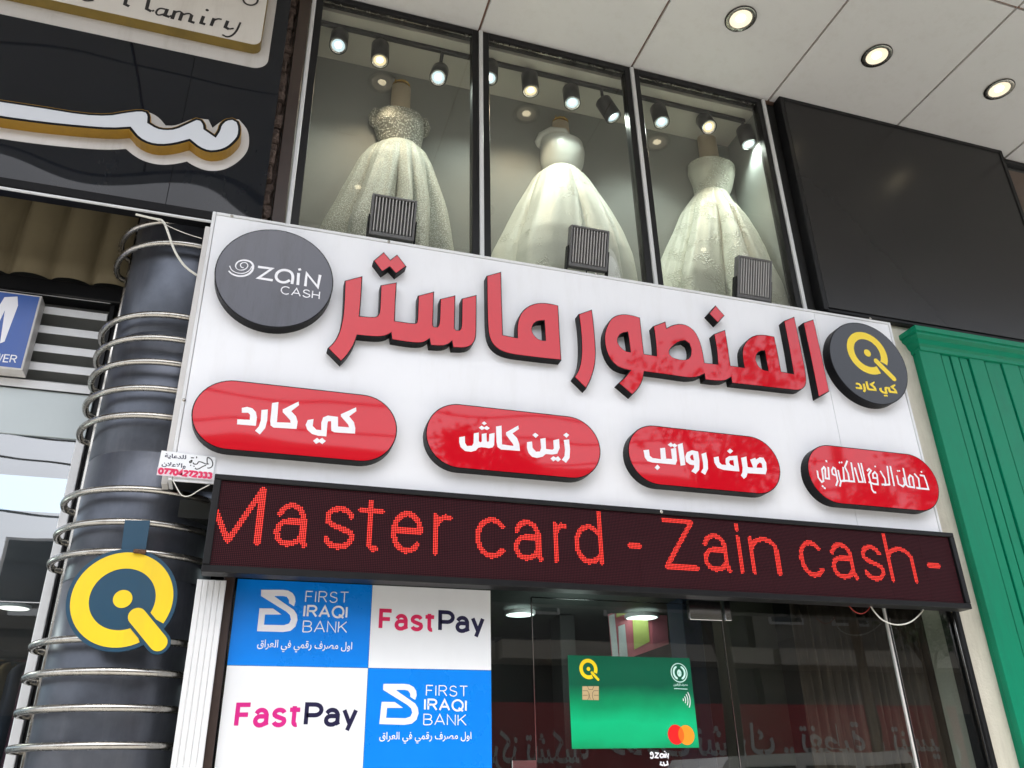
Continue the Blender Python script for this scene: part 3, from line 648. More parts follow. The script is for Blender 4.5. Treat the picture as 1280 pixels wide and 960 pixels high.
raised('long joined red letters with three loops right of centre', [cC([(640, 237), (655, 380), (672, 527), (770, 542), (762, 420), (745, 305), (843, 268), (853, 320), (900, 295), (960, 285), (1020, 298), (1080, 345), (1118, 420), (1140, 500), (1157, 598)]+D0([(235, 545), (228, 430), (205, 305), (297, 270), (318, 400), (340, 557), (448, 572), (436, 510), (430, 440), (445, 390), (480, 345), (530, 315), (600, 308), (690, 325), (715, 440), (745, 604), (842, 622), (808, 420), (765, 200), (850, 165), (895, 380), (940, 600), (948, 690), (935, 730), (895, 757), (840, 755), (600, 727), (350, 700), (342, 655), (300, 680), (240, 684), (135, 672), (128, 627), (85, 650), (30, 656), (-9, 656)])+[(840, 694), (675, 672), (660, 745), (625, 810), (577, 857), (465, 762), (520, 712), (557, 662), (500, 650), (440, 620), (390, 558), (358, 470), (352, 380), (370, 310), (402, 250), (450, 218), (510, 208), (580, 218)], YLET)],
       [cC([(540, 355), (552, 430), (562, 512), (520, 505), (480, 470), (458, 430), (465, 390), (495, 362)], YLET), cC([(875, 530), (872, 500), (900, 468), (950, 430), (1000, 422), (1032, 445), (1048, 490), (1046, 540), (1020, 572), (970, 575), (905, 560)], YLET),
        cC(D0([(612, 440), (625, 520), (640, 598), (600, 592), (560, 560), (540, 510), (548, 465), (575, 443)]), YLET)])
raised('small red diamond dot above the right joined letters', [cD([(220, 75), (292, 158), (238, 218), (165, 140)], YLET)])
raised('plain upright red letter beside the black round badge', [cD([(920, 215), (1003, 187), (1070, 480), (1130, 765), (1043, 812), (985, 520)], YLET)])
# ------------------------------------------------------------------ round badges
def circle_pts(cx, cz, r, n=72, rz=None): return [(cx+r*math.cos(2*math.pi*i/n), cz+(rz or r)*math.sin(2*math.pi*i/n)) for i in range(n)]
def disc(px4, Yf):
    l, r, tp, bt = [XZ(*p, Yf) for p in px4]; return ((l[0]+r[0])/2, (tp[1]+bt[1])/2, (r[0]-l[0])/2, (tp[1]-bt[1])/2)
cx, cz, rx, rz = disc(((266.2, 345), (417.5, 355), (335, 286), (347, 409.5)), YPILL); rr = (rx+rz)/2
badge = thing('round_badge', 'round charcoal badge reading ZAIN CASH at the left end of the sign', 'badge', (cx, YS, cz-rr))
plate([circle_pts(cx, cz, rr)], YPILL, YS-.0005, MAT['can_black'], 'side_wall', badge)
plate([circle_pts(cx, cz, rr-.006)], YPILL-.002, YPILL-.0004, MAT['zain_black'], 'face', badge)
cZ = crop(260, 280, 6.4); yz = YPILL-.0026; u = .0012
def zp(p): return cZ(p, yz)
kpm = abs(zp([(0, 0), (100, 0)])[1][0]-zp([(0, 0)])[0][0])/100
def sm_open(p, it=2):
    for _ in range(it):
        o = [p[0]]
        for i in range(len(p)-1):
            a, b = np.array(p[i]), np.array(p[i+1]); o += [tuple(a*.75+b*.25), tuple(a*.25+b*.75)]
        p = o+[p[-1]]
    return p
zl = [[(400, 343), (512, 357), (402, 432), (518, 450)], [(672, 480), (682, 410), (655, 375), (600, 365), (555, 385), (540, 425), (565, 460), (615, 470), (655, 450)], [(725, 392), (718, 488)], [(729, 356), (737, 372)], [(778, 498), (790, 395), (878, 505), (897, 408)]]
zl = [zp(zl[0]), zp(sm_open(zl[1])), zp(zl[2]), zp(zl[3]), zp(zl[4])]
strokes(zl, 24*kpm, yz, MAT['print_white'], 'lettering', badge)
sw = sm_open([(165, 375), (190, 400), (240, 418), (300, 415), (350, 385), (366, 335), (342, 300), (290, 287), (240, 298), (218, 330), (228, 360), (262, 372), (300, 362), (322, 338), (312, 312), (283, 306), (258, 320), (262, 345), (285, 350)], 2)
n = len(sw); strokes([zp(sw)], [kpm*(6+12*math.sin(min(1, (i/n)*1.6+.12)*math.pi)**.8) if i < n*.6 else kpm*8 for i in range(n)], yz, MAT['print_white'], 'swirl_mark', badge)
strokes([zp(sm_open([(173, 335), (188, 372), (235, 395), (290, 397), (335, 372), (350, 340)]))], 8*kpm, yz-.0012, MAT['print_white'], 'swirl_mark', badge)
line_text('CASH', (260+583/6.4, 280+555/6.4), (260+888/6.4, 280+600/6.4), (260+583/6.4, 280+496/6.4), yz, .13, MAT['print_white'], 'lettering', badge, .22)
# black Q badge
cx, cz, rx, rz = disc(((1038.3, 446.3), (1136.5, 477.2), (1076.3, 403.4), (1106, 507.5)), YPILL); rr = (rx+rz)/2
badge = thing('round_badge', 'glossy black round badge with a yellow Q mark at the right end', 'badge', (cx, YS, cz-rr))
plate([circle_pts(cx, cz, rr)], YPILL, YS-.0005, MAT['can_black'], 'side_wall', badge)
plate([circle_pts(cx, cz, rr-.006)], YPILL-.002, YPILL-.0004, MAT['black_acrylic'], 'face', badge)
def q_mark(cx, cz, R, Y, my, parent, rin=.64, dot=.19, tail=((.35, -.30), (1.0, -.98)), tw=.24, cut=None):
    """ring, dot and slanting tail; the ring is open where the tail crosses it"""
    a0, a1 = -62, -28
    ring = arc(cx, cz, R*(1+rin)/2, R*(1+rin)/2, a1, 360+a0, 48)
    strokes([ring], R*(1-rin), Y, my, 'ring_mark', parent)
    plate([circle_pts(cx, cz, R*dot, 24)], Y-.0008, Y-.0001, my, 'dot_mark', parent)
    (tx, tz), (ux, uz) = tail; d = math.atan2(uz-tz, ux-tx); r = R*tw/2
    p = [(cx+R*tx+r*math.cos(d+math.radians(a)), cz+R*tz+r*math.sin(d+math.radians(a))) for a in range(90, 271, 15)]
    p += [(cx+R*ux+r*math.cos(d+math.radians(a)), cz+R*uz+r*math.sin(d+math.radians(a))) for a in range(-90, 91, 15)]
    plate([p], Y-.0008, Y-.0001, my, 'tail_mark', parent)
yq = YPILL-.0026; cQ = crop(1020, 390, 7.114)
qc = cQ([(457, 365)], yq)[0]; qR = (cQ([(645, 410)], yq)[0][0]-cQ([(270, 260)], yq)[0][0])/2
q_mark(qc[0], qc[1], qR, yq, MAT['print_yellow'], badge, .66, .17, ((.36, -.33), (1.06, -1.06)), .24)
KI = [[(130, 150), (180, 140), (230, 155), (262, 190), (272, 240), (262, 318), (85, 305), (88, 258), (205, 262), (208, 215), (190, 195), (130, 195)],
      [(315, 170), (375, 165), (368, 270), (350, 340), (300, 400), (255, 365), (290, 325), (308, 270)],
      [(415, 105), (475, 95), (460, 285), (590, 290), (585, 265), (515, 190), (515, 165), (665, 90), (668, 125), (595, 180), (640, 230), (655, 280), (645, 348), (430, 335), (400, 315), (398, 270)],
      [(750, 265), (805, 255), (797, 320), (830, 355), (878, 360), (878, 290), (895, 240), (940, 222), (1035, 235), (1035, 325), (1140, 333), (1130, 305), (1062, 230), (1062, 210), (1205, 145), (1208, 180), (1140, 230), (1185, 285), (1197, 340), (1195, 392), (1000, 380), (972, 365), (970, 275), (942, 275), (935, 300), (925, 418), (850, 412), (790, 395), (745, 355), (730, 310)],
      [(838, 432), (860, 450), (885, 432), (920, 462), (888, 490), (860, 472), (828, 488), (800, 460)]]
cP1 = crop(285, 490, 7.529)
kip = [cP1(k, YPILL-.0026) for k in KI]
al = np.concatenate([np.array(k) for k in kip]); lo, hi = al.min(0), al.max(0)
# same words in yellow on the black badge
tl, tr_, bl_ = cQ([(350, 660)], yq)[0], cQ([(715, 690)], yq)[0], cQ([(600, 752)], yq)[0]
zlow = cQ([(610, 752)], yq)[0][1]; ztop = cQ([(440, 605)], yq)[0][1]
words = [[(tl[0]+(p[0]-lo[0])/(hi[0]-lo[0])*(tr_[0]-tl[0]), zlow+(p[1]-lo[1])/(hi[1]-lo[1])*(ztop-zlow)) for p in k] for k in kip]
plate(words, yq-.0008, yq, MAT['print_yellow'], 'lettering', badge)
# ------------------------------------------------------------------ red lozenge signs
def pill(pts, label):
    l, r, tp, bt = [XZ(*p, YPILL) for p in pts]
    x0, x1, z1_, z0_ = l[0], r[0], tp[1], bt[1]; h = (z1_-z0_)/2; zc = (z1_+z0_)/2
    t = thing('lozenge_sign', label, 'sign', ((x0+x1)/2, YS, z0_), 'red lozenge signs on the white board')
    L = arc(x1-h, zc, h, h, -90, 90, 24)+arc(x0+h, zc, h, h, 90, 270, 24)
    plate([L], YPILL, YS-.0005, MAT['can_black'], 'side_wall', t)
    plate([off(L, -.006)], YPILL-.002, YPILL-.0004, MAT['red_acrylic'], 'face', t)
    return t
yp = YPILL-.0028
t = pill(((238.7, 519), (496.5, 535), (370, 484), (370, 570)), 'largest red lozenge sign at the far left with four words of white Arabic script'.replace('four words', 'two words'))
plate(kip, yp-.0008, yp, MAT['print_white'], 'lettering', t)
t = pill(((532, 542.5), (750.6, 563), (640, 512.5), (640, 591.5)), 'second red lozenge sign from the left with three dots over its last word')
cP = crop(565, 520, 8.0)
plate([cP(k, yp) for k in [[(72, 213), (128, 203), (130, 270), (150, 300), (200, 298), (215, 270), (218, 175), (267, 165), (268, 250), (280, 265), (297, 255), (297, 180), (345, 172), (347, 250), (358, 262), (370, 250), (372, 180), (425, 170), (422, 290), (405, 315), (370, 322), (330, 315), (290, 312), (262, 318), (240, 345), (190, 358), (130, 350), (85, 310), (72, 260)],
 [(322, 55), (347, 75), (322, 92), (297, 72)], [(295, 97), (322, 114), (345, 100), (378, 122), (350, 142), (325, 128), (297, 140), (268, 117)],
 [(440, 105), (495, 97), (500, 285), (615, 300), (610, 280), (540, 190), (540, 165), (662, 95), (668, 130), (605, 175), (650, 220), (672, 280), (680, 350), (490, 335), (455, 310), (445, 260)],
 [(750, 262), (800, 255), (805, 320), (840, 358), (880, 355), (891, 320), (883, 228), (935, 220), (940, 330), (1005, 338), (1018, 325), (1012, 243), (1070, 230), (1076, 320), (1052, 378), (1000, 385), (938, 380), (905, 408), (850, 420), (800, 408), (765, 370), (750, 320)],
 [(832, 168), (865, 192), (838, 220), (803, 190)], [(1012, 402), (1038, 417), (1060, 402), (1088, 435), (1060, 458), (1035, 440), (1012, 455), (985, 425)],
 [(1118, 240), (1170, 235), (1180, 330), (1175, 420), (1140, 468), (1098, 438), (1125, 400), (1130, 340)], [(1142, 168), (1172, 190), (1145, 218), (1112, 190)]]], yp-.0008, yp, MAT['print_white'], 'lettering', t)
t = pill(((785, 565), (977, 597), (880, 539), (880, 611.5)), 'third red lozenge sign from the left with two white Arabic words')
cP = crop(795, 545, 7.314)
plate([cP(k, yp) for k in [[(68, 130), (118, 125), (125, 180), (150, 202), (228, 212), (220, 112), (265, 108), (275, 208), (330, 210), (318, 118), (365, 108), (375, 225), (362, 262), (150, 243), (105, 230), (80, 195)],
 [(195, 262), (220, 288), (195, 312), (170, 288)], [(318, 60), (337, 77), (352, 68), (378, 88), (352, 110), (335, 93), (316, 100), (290, 80)], [(380, 78), (425, 65), (452, 265), (408, 272)],
 [(450, 190), (465, 150), (510, 130), (568, 143), (580, 230), (578, 310), (545, 345), (505, 322), (530, 290), (532, 268), (490, 260), (458, 235)], [(520, 170), (530, 225), (505, 218), (492, 195), (502, 175)],
 [(598, 165), (640, 150), (655, 230), (658, 300), (632, 355), (592, 330), (615, 295), (612, 240)],
 [(710, 195), (755, 188), (762, 240), (785, 262), (825, 265), (818, 240), (820, 205), (850, 185), (925, 180), (945, 325), (800, 310), (745, 290), (718, 245)], [(858, 222), (890, 220), (897, 275), (862, 262), (850, 240)], [(858, 115), (888, 138), (860, 162), (832, 138)],
 [(960, 200), (1008, 188), (1020, 285), (1072, 290), (1043, 217), (1090, 200), (1096, 216), (1130, 195), (1165, 200), (1190, 245), (1195, 310), (1185, 350), (1020, 340), (1008, 375), (985, 392), (958, 360), (972, 335), (975, 290)], [(1102, 290), (1107, 265), (1130, 242), (1150, 252), (1155, 292)]]], yp-.0008, yp, MAT['print_white'], 'lettering', t)
t = pill(((1008, 579), (1173.8, 610.6), (1085, 562), (1085, 633)), 'rightmost red lozenge sign with narrow white Arabic script in three words')
cP = crop(1010, 565, 8.0)
kp = abs(cP([(100, 0)], yp)[0][0]-cP([(0, 0)], yp)[0][0])/100
strokes([cP(k, yp) for k in [[(92, 185), (103, 255), (137, 300), (155, 290), (140, 175), (160, 150), (172, 165), (175, 262), (212, 268), (202, 150)], [(182, 82), (186, 102)], [(138, 338), (156, 348)], [(158, 356), (176, 366)],
 [(275, 235), (245, 220), (238, 185), (252, 155), (270, 165), (280, 210), (297, 290), (280, 338)], [(300, 180), (312, 240), (328, 300), (318, 345)], [(330, 290), (362, 290), (350, 150)], [(308, 100), (320, 112)], [(330, 98), (342, 110)], [(345, 285), (412, 290), (400, 215), (368, 150), (392, 88)], [(395, 290), (462, 296), (430, 105)], [(465, 155), (508, 298), (550, 300), (500, 110)], [(530, 110), (574, 310)],
 [(590, 190), (612, 168), (630, 185), (605, 225), (630, 318), (640, 375), (660, 402), (682, 405)], [(605, 300), (655, 318), (700, 325), (690, 225), (668, 200), (648, 222), (652, 258), (688, 262)], [(668, 138), (675, 152)], [(722, 190), (768, 265), (778, 325), (735, 325)], [(792, 140), (815, 325), (760, 330)], [(822, 140), (862, 340)],
 [(887, 235), (905, 320), (948, 345), (968, 325), (952, 255)], [(892, 182), (902, 196)], [(908, 182), (918, 196)], [(950, 160), (985, 330), (1005, 350)], [(1000, 345), (1062, 355), (1045, 250), (1020, 232), (1005, 262), (1018, 335)], [(1062, 215), (1105, 265), (1118, 360), (1082, 358)], [(1118, 232), (1160, 238), (1180, 290), (1205, 372), (1095, 362)], [(1130, 192), (1138, 206)]]], 16*kp, yp, MAT['print_white'], 'lettering', t)
# ------------------------------------------------------------------ LED ticker
lx0 = P(270, 591, YL)[0]; lx1 = (P(1193, 665, YL)[0]+P(1213, 764, YL)[0])/2; lx0 = (lx0+P(249, 722, YL)[0])/2
lz1 = (P(270, 593, YL)[2]+P(1193, 666, YL)[2])/2; lz0 = (P(248, 716, YL)[2]+P(1213, 760, YL)[2])/2
led = thing('ticker_display', 'long black framed ticker display with running red dot lettering', 'display', ((lx0+lx1)/2, YL, lz0))
fr = .036
box('frame_rail', lx0, lx1, YL-.006, YL+.10, lz0, lz0+fr, MAT['frame_black'], led, .004)
box('frame_rail', lx0, lx1, YL-.006, YL+.10, lz1-fr*.8, lz1, MAT['frame_black'], led, .004)
box('frame_stile', lx0, lx0+fr, YL-.0065, YL+.10, lz0+fr, lz1-fr*.8, MAT['frame_black'], led, .004)
box('frame_stile', lx1-fr, lx1, YL-.0065, YL+.10, lz0+fr, lz1-fr*.8, MAT['frame_black'], led, .004)
box('frame_back', lx0+fr, lx1-fr, YL+.03, YL+.095, lz0+fr, lz1-fr*.8, MAT['frame_black'], led)
ix0, ix1, iz0, iz1 = lx0+fr, lx1-fr, lz0+fr, lz1-fr*.8
pitch = (iz1-iz0)/48; NC = int((ix1-ix0)/pitch)
for i in range(0, NC, 32):
    for j in range(3):
        x0 = ix0+i*pitch; x1 = ix0+min(NC, i+32)*pitch
        box('led_module', x0+.0004, x1-.0004, YL+.010+random.uniform(0, .0008), YL+.028, iz0+j*16*pitch+.0004, iz0+(j+1)*16*pitch-.0004, MAT['led_face'], led)
lit = set()
glyphs = [('M', 246, 328), ('a', 342, 387), ('s', 403, 445), ('t', 450, 477), ('e', 487, 531), ('r', 541, 566), ('c', 594, 635), ('a', 642, 680), ('r', 691, 711), ('d', 717, 757), ('-', 785, 803), ('Z', 828, 874), ('a', 878, 915), ('i', 919, 932), ('n', 937, 977), ('c', 998, 1033), ('a', 1037, 1073), ('s', 1076, 1108), ('h', 1108, 1147), ('-', 1160, 1177)]
ybase = lambda px: 681+(px-330)*(731-681)/(1147-330)
zbl = np.mean([P(330, 681, YL)[2], P(757, 706, YL)[2], P(1140, 729, YL)[2]]); zcap = np.mean([P(333, 609, YL)[2], P(870, 650, YL)[2]])
r0 = (zbl-iz0)/pitch+1.6; capd = (zcap-zbl)/pitch-3.2
xs_, ys_ = np.meshgrid(np.arange(NC)+.5, np.arange(48)+.5)
for ch, pa, pb in glyphs:
    if ch not in 'M-': lean = abs((pa+pb)/2-568)/2380*52/5; pa += lean; pb -= lean
    ca = (P(pa, ybase(pa)-25, YL)[0]-ix0)/pitch+1.7; cb = (P(pb, ybase(pb)-25, YL)[0]-ix0)/pitch-1.7
    g, wd = G[ch]; sx = (cb-ca)/wd if wd > .05 else 0
    for st in g:
        q = [(ca+a_*sx+(0 if wd > .05 else (cb-ca)/2), r0+b_*capd) for a_, b_ in st]
        for (ax_, ay_), (bx_, by_) in zip(q[:-1], q[1:]):
            dx, dy = bx_-ax_, by_-ay_; ll = dx*dx+dy*dy or 1e-9
            tt = np.clip(((xs_-ax_)*dx+(ys_-ay_)*dy)/ll, 0, 1); d = np.hypot(xs_-ax_-tt*dx, ys_-ay_-tt*dy)
            for r_, c_ in zip(*np.where(d < 1.6)): lit.add((int(c_), int(r_)))
on, offm = MB(), MB(); yd = YL+.0085
OC = [(math.cos(math.radians(22.5+45*k)), math.sin(math.radians(22.5+45*k))) for k in range(8)]
for c_ in range(NC):
    for r_ in range(48):
        x, z = ix0+(c_+.5)*pitch, iz0+(r_+.5)*pitch
        if (c_, r_) in lit: on.add([(x+.37*pitch*a_, yd-.001, z+.37*pitch*b_) for a_, b_ in OC], [tuple(range(8))])
        else:
            q = .26*pitch; offm.add([(x-q, yd, z-q), (x+q, yd, z-q), (x+q, yd, z+q), (x-q, yd, z+q)], [(0, 1, 2, 3)])
o = on.build('lit_dots', MAT['led_on'], led); o['kind'] = 'stuff'
o = offm.build('unlit_dots', MAT['led_off'], led); o['kind'] = 'stuff'
q = P(828, 650, YL-.006)
MB().lathe([(0, .004), (.009, .003), (.011, 0)], (q[0], YL-.0062, lz1-.014), 10, (0, -1, 0)).build('screw', MAT['steel'], led, True)
box('hinge_tab', lx1+.001, lx1+.035, YL+.04, YL+.06, (lz0+lz1)/2-.0, (lz0+lz1)/2+.02, MAT['frame_black'], led)
# ------------------------------------------------------------------ shopfront under the ticker
gx0 = P(285, 800, YG)[0]; gx1 = P(1189, 770, YG)[0]; gz1 = lz0+.12
shop = structure(box('shop_back_wall', gx0-.5, gx1+.9, 8.2, 8.3, 0, 3.2, MAT['interior_dark']))
structure(box('shop_side_wall', gx0-.5, gx0-.42, YG+.1, 8.2, 0, 3.2, MAT['interior_wall']))
structure(box('shop_far_wall', gx1+.92, gx1+1.0, YG+.3, 8.2, 0, 3.2, MAT['interior_wall']))
structure(box('shop_ceiling', gx0-.5, gx1+1, YG+.1, 8.3, 2.95, 3.05, MAT['interior_wall']))
structure(box('shop_floor', gx0-.5, gx1+1, YG+.05, 8.2, .002, .03, MAT['interior_wall']))
structure(box('lintel', -.2, sx1-.11, YG-.03, YG+.1, gz1, 4.2, MAT['frame_black']))
xd0 = P(666, 800, YG)[0]; xd1 = P(905, 800, YG)[0]; xm = P(1115, 800, YG)[0]
t = thing('fixed_glazing', 'fixed shop glass pane behind the four posters', 'window', ((gx0+xd0)/2, YG, 0))
box('pane', gx0+.002, xd0-.004, YG, YG+.010, .05, gz1, MAT['shop_glass'], t)
t = thing('glass_door', 'frameless glass shop door carrying the green card sticker', 'door', ((xd0+xd1)/2, YG, 0))
zdh = P(700, 748, YG)[2]
box('pane', xd0, xd1, YG, YG+.010, .04, zdh-.003, MAT['shop_glass'], t)
box('edge_strip', xd0-.0035, xd0+.0015, YG-.003, YG+.012, .04, zdh-.002, MAT['chrome'], t)
def fit(px0, py0, px1, py1, nm, par, d=.02):
    a = P(px0, py0, YG-.01); b = P(px1, py1, YG-.01); box(nm, a[0], b[0], YG-.012, YG+.022, b[2], a[2], MAT['chrome'], par, .003)
fit(860, 750, 903, 776, 'patch_fitting', t); 
# dark handle plate lower left, seen only as its top edge
fit(640, 950, 672, 985, 'lock_plate', t)
t = thing('transom_glazing', 'narrow glass strip above the frameless door', 'window', ((xd0+xd1)/2, YG, zdh))
box('pane', xd0, xd1, YG, YG+.010, zdh+.003, gz1, MAT['shop_glass'], t); box('edge_strip', xd0, xd1, YG-.002, YG+.012, zdh-.002, zdh+.002, MAT['chrome'], t)
t = thing('fixed_glazing', 'fixed shop glass pane right of the door before the dark curtain', 'window', ((xd1+gx1)/2, YG, 0))
box('pane', xd1+.004, gx1-.003, YG, YG+.010, .05, gz1, MAT['shop_glass'], t); fit(904, 750, 915, 776, 'patch_fitting', t)
box('edge_strip', xd1+.001, xd1+.004, YG-.003, YG+.012, .04, zdh, MAT['chrome'], t)
box('joint_strip', xm-.018, xm-.004, YG-.006, YG+.014, .04, gz1, MAT['plate_white'], t, .002); box('joint_strip', xm-.003, xm+.008, YG-.006, YG+.014, .04, gz1, MAT['frame_black'], t, .002); box('joint_strip', xm+.009, xm+.014, YG-.006, YG+.014, .04, gz1, MAT['chrome'], t, .001)
# frames at both ends
o = box('door_frame', P(283, 760, YG)[0]-.03, gx0-.002, YG-.05, YG+.1, 0, gz1, MAT['frame_brown'], None, .004); tag(o, 'dark brown upright frame between the white fluted post and posters', 'frame')
o = box('door_frame', gx1-.001, gx1+.035, YG-.045, YG+.1, 0, gz1, MAT['frame_black'], None, .004); tag(o, 'black upright frame at the right end of the shop glass', 'frame')
o = box('edge_bead', gx1-.012, gx1-.002, YG-.03, YG-.012, 0, gz1, MAT['chrome'], None, .002); tag(o, 'thin bright metal bead beside the black right frame', 'trim')
# white fluted post
pa, pb = P(247, 722, YG-.10)[0], P(283, 726, YG-.10)[0]
post = thing('fluted_post', 'white fluted post under the left end of the ticker', 'post', ((pa+pb)/2, YG-.1, 0))
box('core', pa, pb, YG-.09, YG+.05, 0, lz0-.002, MAT['white_alu'], post)
for k in range(5):
    wq = (pb-pa)/5; box('flute', pa+k*wq+.001, pa+(k+1)*wq-.001, YG-.095, YG-.089, 0, lz0-.003, MAT['white_alu'], post, .003)
# posters
YP = YG-.004
def rect_px(tl, tr, br, bl, Y):
    a = [XZ(*p, Y) for p in (tl, tr, br, bl)]
    return ((a[0][0]+a[3][0])/2, (a[1][0]+a[2][0])/2, (a[2][1]+a[3][1])/2, (a[0][1]+a[1][1])/2)
X0 = P(290, 780, YP)[0]; Xm = P(463, 780, YP)[0]; X1 = P(614, 850, YP)[0]; Zt = P(460, 731, YP)[2]; Zm = P(460, 835, YP)[2]; Zb = P(460, 962, YP)[2]-.05
def poster(x0, x1, z0, z1, m, label, grp):
    o = thing('poster', label, 'poster', ((x0+x1)/2, YP, z0), grp)
    box('sheet', x0+.001, x1-.001, YP-.0022, YP, z0+.001, z1-.001, MAT[m], o); return o
yw = YP-.0030
def first_iraqi(x0, ox, oy, s, label):
    o = poster(x0[0], x0[1], x0[2], x0[3], 'poster_blue', label, 'blue bank posters')
    c = crop(ox, oy, s)
    lg = c([(212, 98), (430, 98), (480, 105), (525, 130), (550, 170), (555, 215), (540, 263), (490, 232), (490, 200), (468, 168), (430, 160), (345, 160), (350, 168), (540, 300), (568, 345), (575, 400), (555, 465), (505, 508), (430, 520), (170, 512), (195, 282), (330, 285), (415, 345), (250, 345), (240, 448), (440, 452), (490, 435), (510, 395), (498, 350), (460, 315), (210, 160)], yw)
    plate([lg], yw-.0008, yw, MAT['print_white'], 'bank_mark', o)
    def tx(st, x0_, y0_, x1_, y1_, ht, w_, g=.2):
        line_text(st, (ox+x0_/s, oy+y0_/s), (ox+x1_/s, oy+y1_/s), (ox+x0_/s, oy+(y0_-ht)/s), yw, w_, MAT['print_white'], 'lettering', o, g)
    tx('FIRST', 655, 218, 1080, 226, 105, .10, .26); tx('IRAQI', 640, 362, 1065, 374, 105, .19, .24); tx('BANK', 628, 518, 1065, 524, 108, .10, .22)
    a = c([(168, 690), (1120, 690), (168, 598)], yw)
    font_text(shape('اول مصرف رقمي في العراق'), a[0][0], a[1][0], a[0][1]-.012, a[2][1]+.002, yw-.0002, MAT['print_white'], 'lettering', o, .012)
first_iraqi((X0, Xm, Zm, Zt), 300, 725, 8.0, 'upper left blue bank poster with white lettering on the shop glass')
first_iraqi((Xm, X1, Zb, Zm), 300+153.5, 725+118, 8.25, 'lower right blue bank poster with white lettering on the shop glass')
def fastpay(x0, pts, m, label):
    o = poster(x0[0], x0[1], x0[2], x0[3], 'poster_white', label, 'white payment posters')
    (a, b, h1), (c_, d, h2) = pts
    line_text('Fast', a, b, h1, yw, .22, MAT[m], 'lettering', o, .28); line_text('Pay', c_, d, h2, yw, .22, MAT['navy'], 'lettering', o, .22)
fastpay((Xm, X1, Zm, Zt), (((475.5, 785), (541, 787.5), (475.5, 763)), ((550, 787.5), (603.5, 790), (550, 765))), 'crimson', 'upper right white payment poster with crimson and navy lettering')
fastpay((X0, Xm, Zb, Zm), (((295, 907), (372, 906), (297, 881)), ((382, 905.5), (444, 906), (384, 880.5))), 'magenta', 'lower left white payment poster with magenta and navy lettering')
# green card
cx0, cx1, cz0, cz1 = rect_px((710.2, 817.6), (862.4, 824), (873.3, 935.7), (713.9, 935), YP)
card = thing('card_sticker', 'large green bank card sticker on the glass door', 'sticker', ((cx0+cx1)/2, YP, cz0))
box('sheet', cx0, cx1, YP-.003, YP, cz0, cz1, MAT['card_green'], card, .0008)
yk = YP-.0035; cK = crop(600, 720, 3.556)
qa = cK([(482, 413)], yk)[0]; qr = (cK([(522, 413)], yk)[0][0]-qa[0])
q_mark(qa[0], qa[1], qr, yk, MAT['print_yellow'], card, .62, .2, ((.35, -.35), (1.0, -1.02)), .26)
cl = cK([(455, 490), (528, 490), (528, 552), (455, 550)], yk); L = [cl[0], cl[1], cl[2], cl[3]]
plate([L], yk-.0006, yk, MAT['card_gold'], 'chip', card)
strokes([cK(p, yk-.001) for p in [[(456, 510), (478, 510), (484, 520), (484, 540), (478, 551)], [(527, 510), (506, 510), (500, 520), (500, 540), (506, 551)], [(456, 530), (478, 530)], [(527, 530), (506, 530)], [(484, 520), (490, 548)], [(478, 490), (484, 505), (500, 505), (506, 490)]]], .0022, yk-.001, MAT['frame_brown'], 'chip_lines', card)
ea = cK([(885, 430)], yk)[0]; er = cK([(920, 430)], yk)[0][0]-ea[0]
strokes([arc(ea[0], ea[1], er, er, 0, 360, 36), arc(ea[0], ea[1], er*.7, er*.7, 110, 250, 16), arc(ea[0], ea[1], er*.7, er*.7, -70, 70, 16)], er*.1, yk, MAT['card_pale'], 'emblem', card)
strokes([arc(ea[0], ea[1], er*.7, er*.7, 115, 245, 16), arc(ea[0], ea[1], er*.7, er*.7, -65, 65, 16)], er*.22, yk-.0014, MAT['card_pale'], 'emblem', card)
strokes([arc(ea[0], ea[1]-er*.05, er*.2, er*.3, 0, 360, 12), [(ea[0], ea[1]+er*.35), (ea[0], ea[1]-er*.4)]], er*.16, yk-.0016, MAT['card_pale'], 'emblem', card)
a = cK([(860, 490), (922, 478), (862, 505), (922, 498)], yk)
font_text(shape('مصرف الرافدين'), a[0][0], a[1][0], a[0][1], a[1][1], yk-.0003, MAT['card_pale'], 'lettering', card, .02)
strokes([cK([(863, 500), (922, 503)], yk)], .004, yk, MAT['card_pale'], 'lettering', card)
wc = cK([(898, 550)], yk)[0]; wr = er*.28
strokes([arc(wc[0], wc[1], wr*(k+.6), wr*(k+.6)*1.3, -38, 38, 8) for k in range(4)], wr*.34, yk, MAT['print_white'], 'contactless_mark', card)
r1_, r2_ = cK([(871, 705)], yk)[0], cK([(917, 707)], yk)[0]; mr_ = (cK([(907, 705)], yk)[0][0]-r1_[0])
plate([circle_pts(*r2_, mr_, 36, mr_*1.02)], yk-.0002, yk+.0002, MAT['card_orange'], 'orange_disc', card)
plate([circle_pts(*r1_, mr_, 36, mr_*1.02)], yk-.0007, yk-.0003, MAT['card_red'], 'red_disc', card)
d_ = (r2_[0]-r1_[0])/2; aa = math.degrees(math.acos(min(1, d_/mr_)))
lens = [(r1_[0]+mr_*math.cos(math.radians(t_)), (r1_[1]+r2_[1])/2+mr_*math.sin(math.radians(t_))) for t_ in np.linspace(-aa, aa, 12)]+[(r2_[0]-mr_*math.cos(math.radians(t_)), (r1_[1]+r2_[1])/2+mr_*math.sin(math.radians(t_))) for t_ in np.linspace(aa, -aa, 12)][::-1][::-1]
lens2 = lens[:12]+[(r2_[0]-mr_*math.cos(math.radians(t_)), (r1_[1]+r2_[1])/2+mr_*math.sin(math.radians(t_))) for t_ in np.linspace(aa, -aa, 12)]
plate([lens2], yk-.0012, yk-.0008, MAT['card_mid'], 'overlap_mark', card)
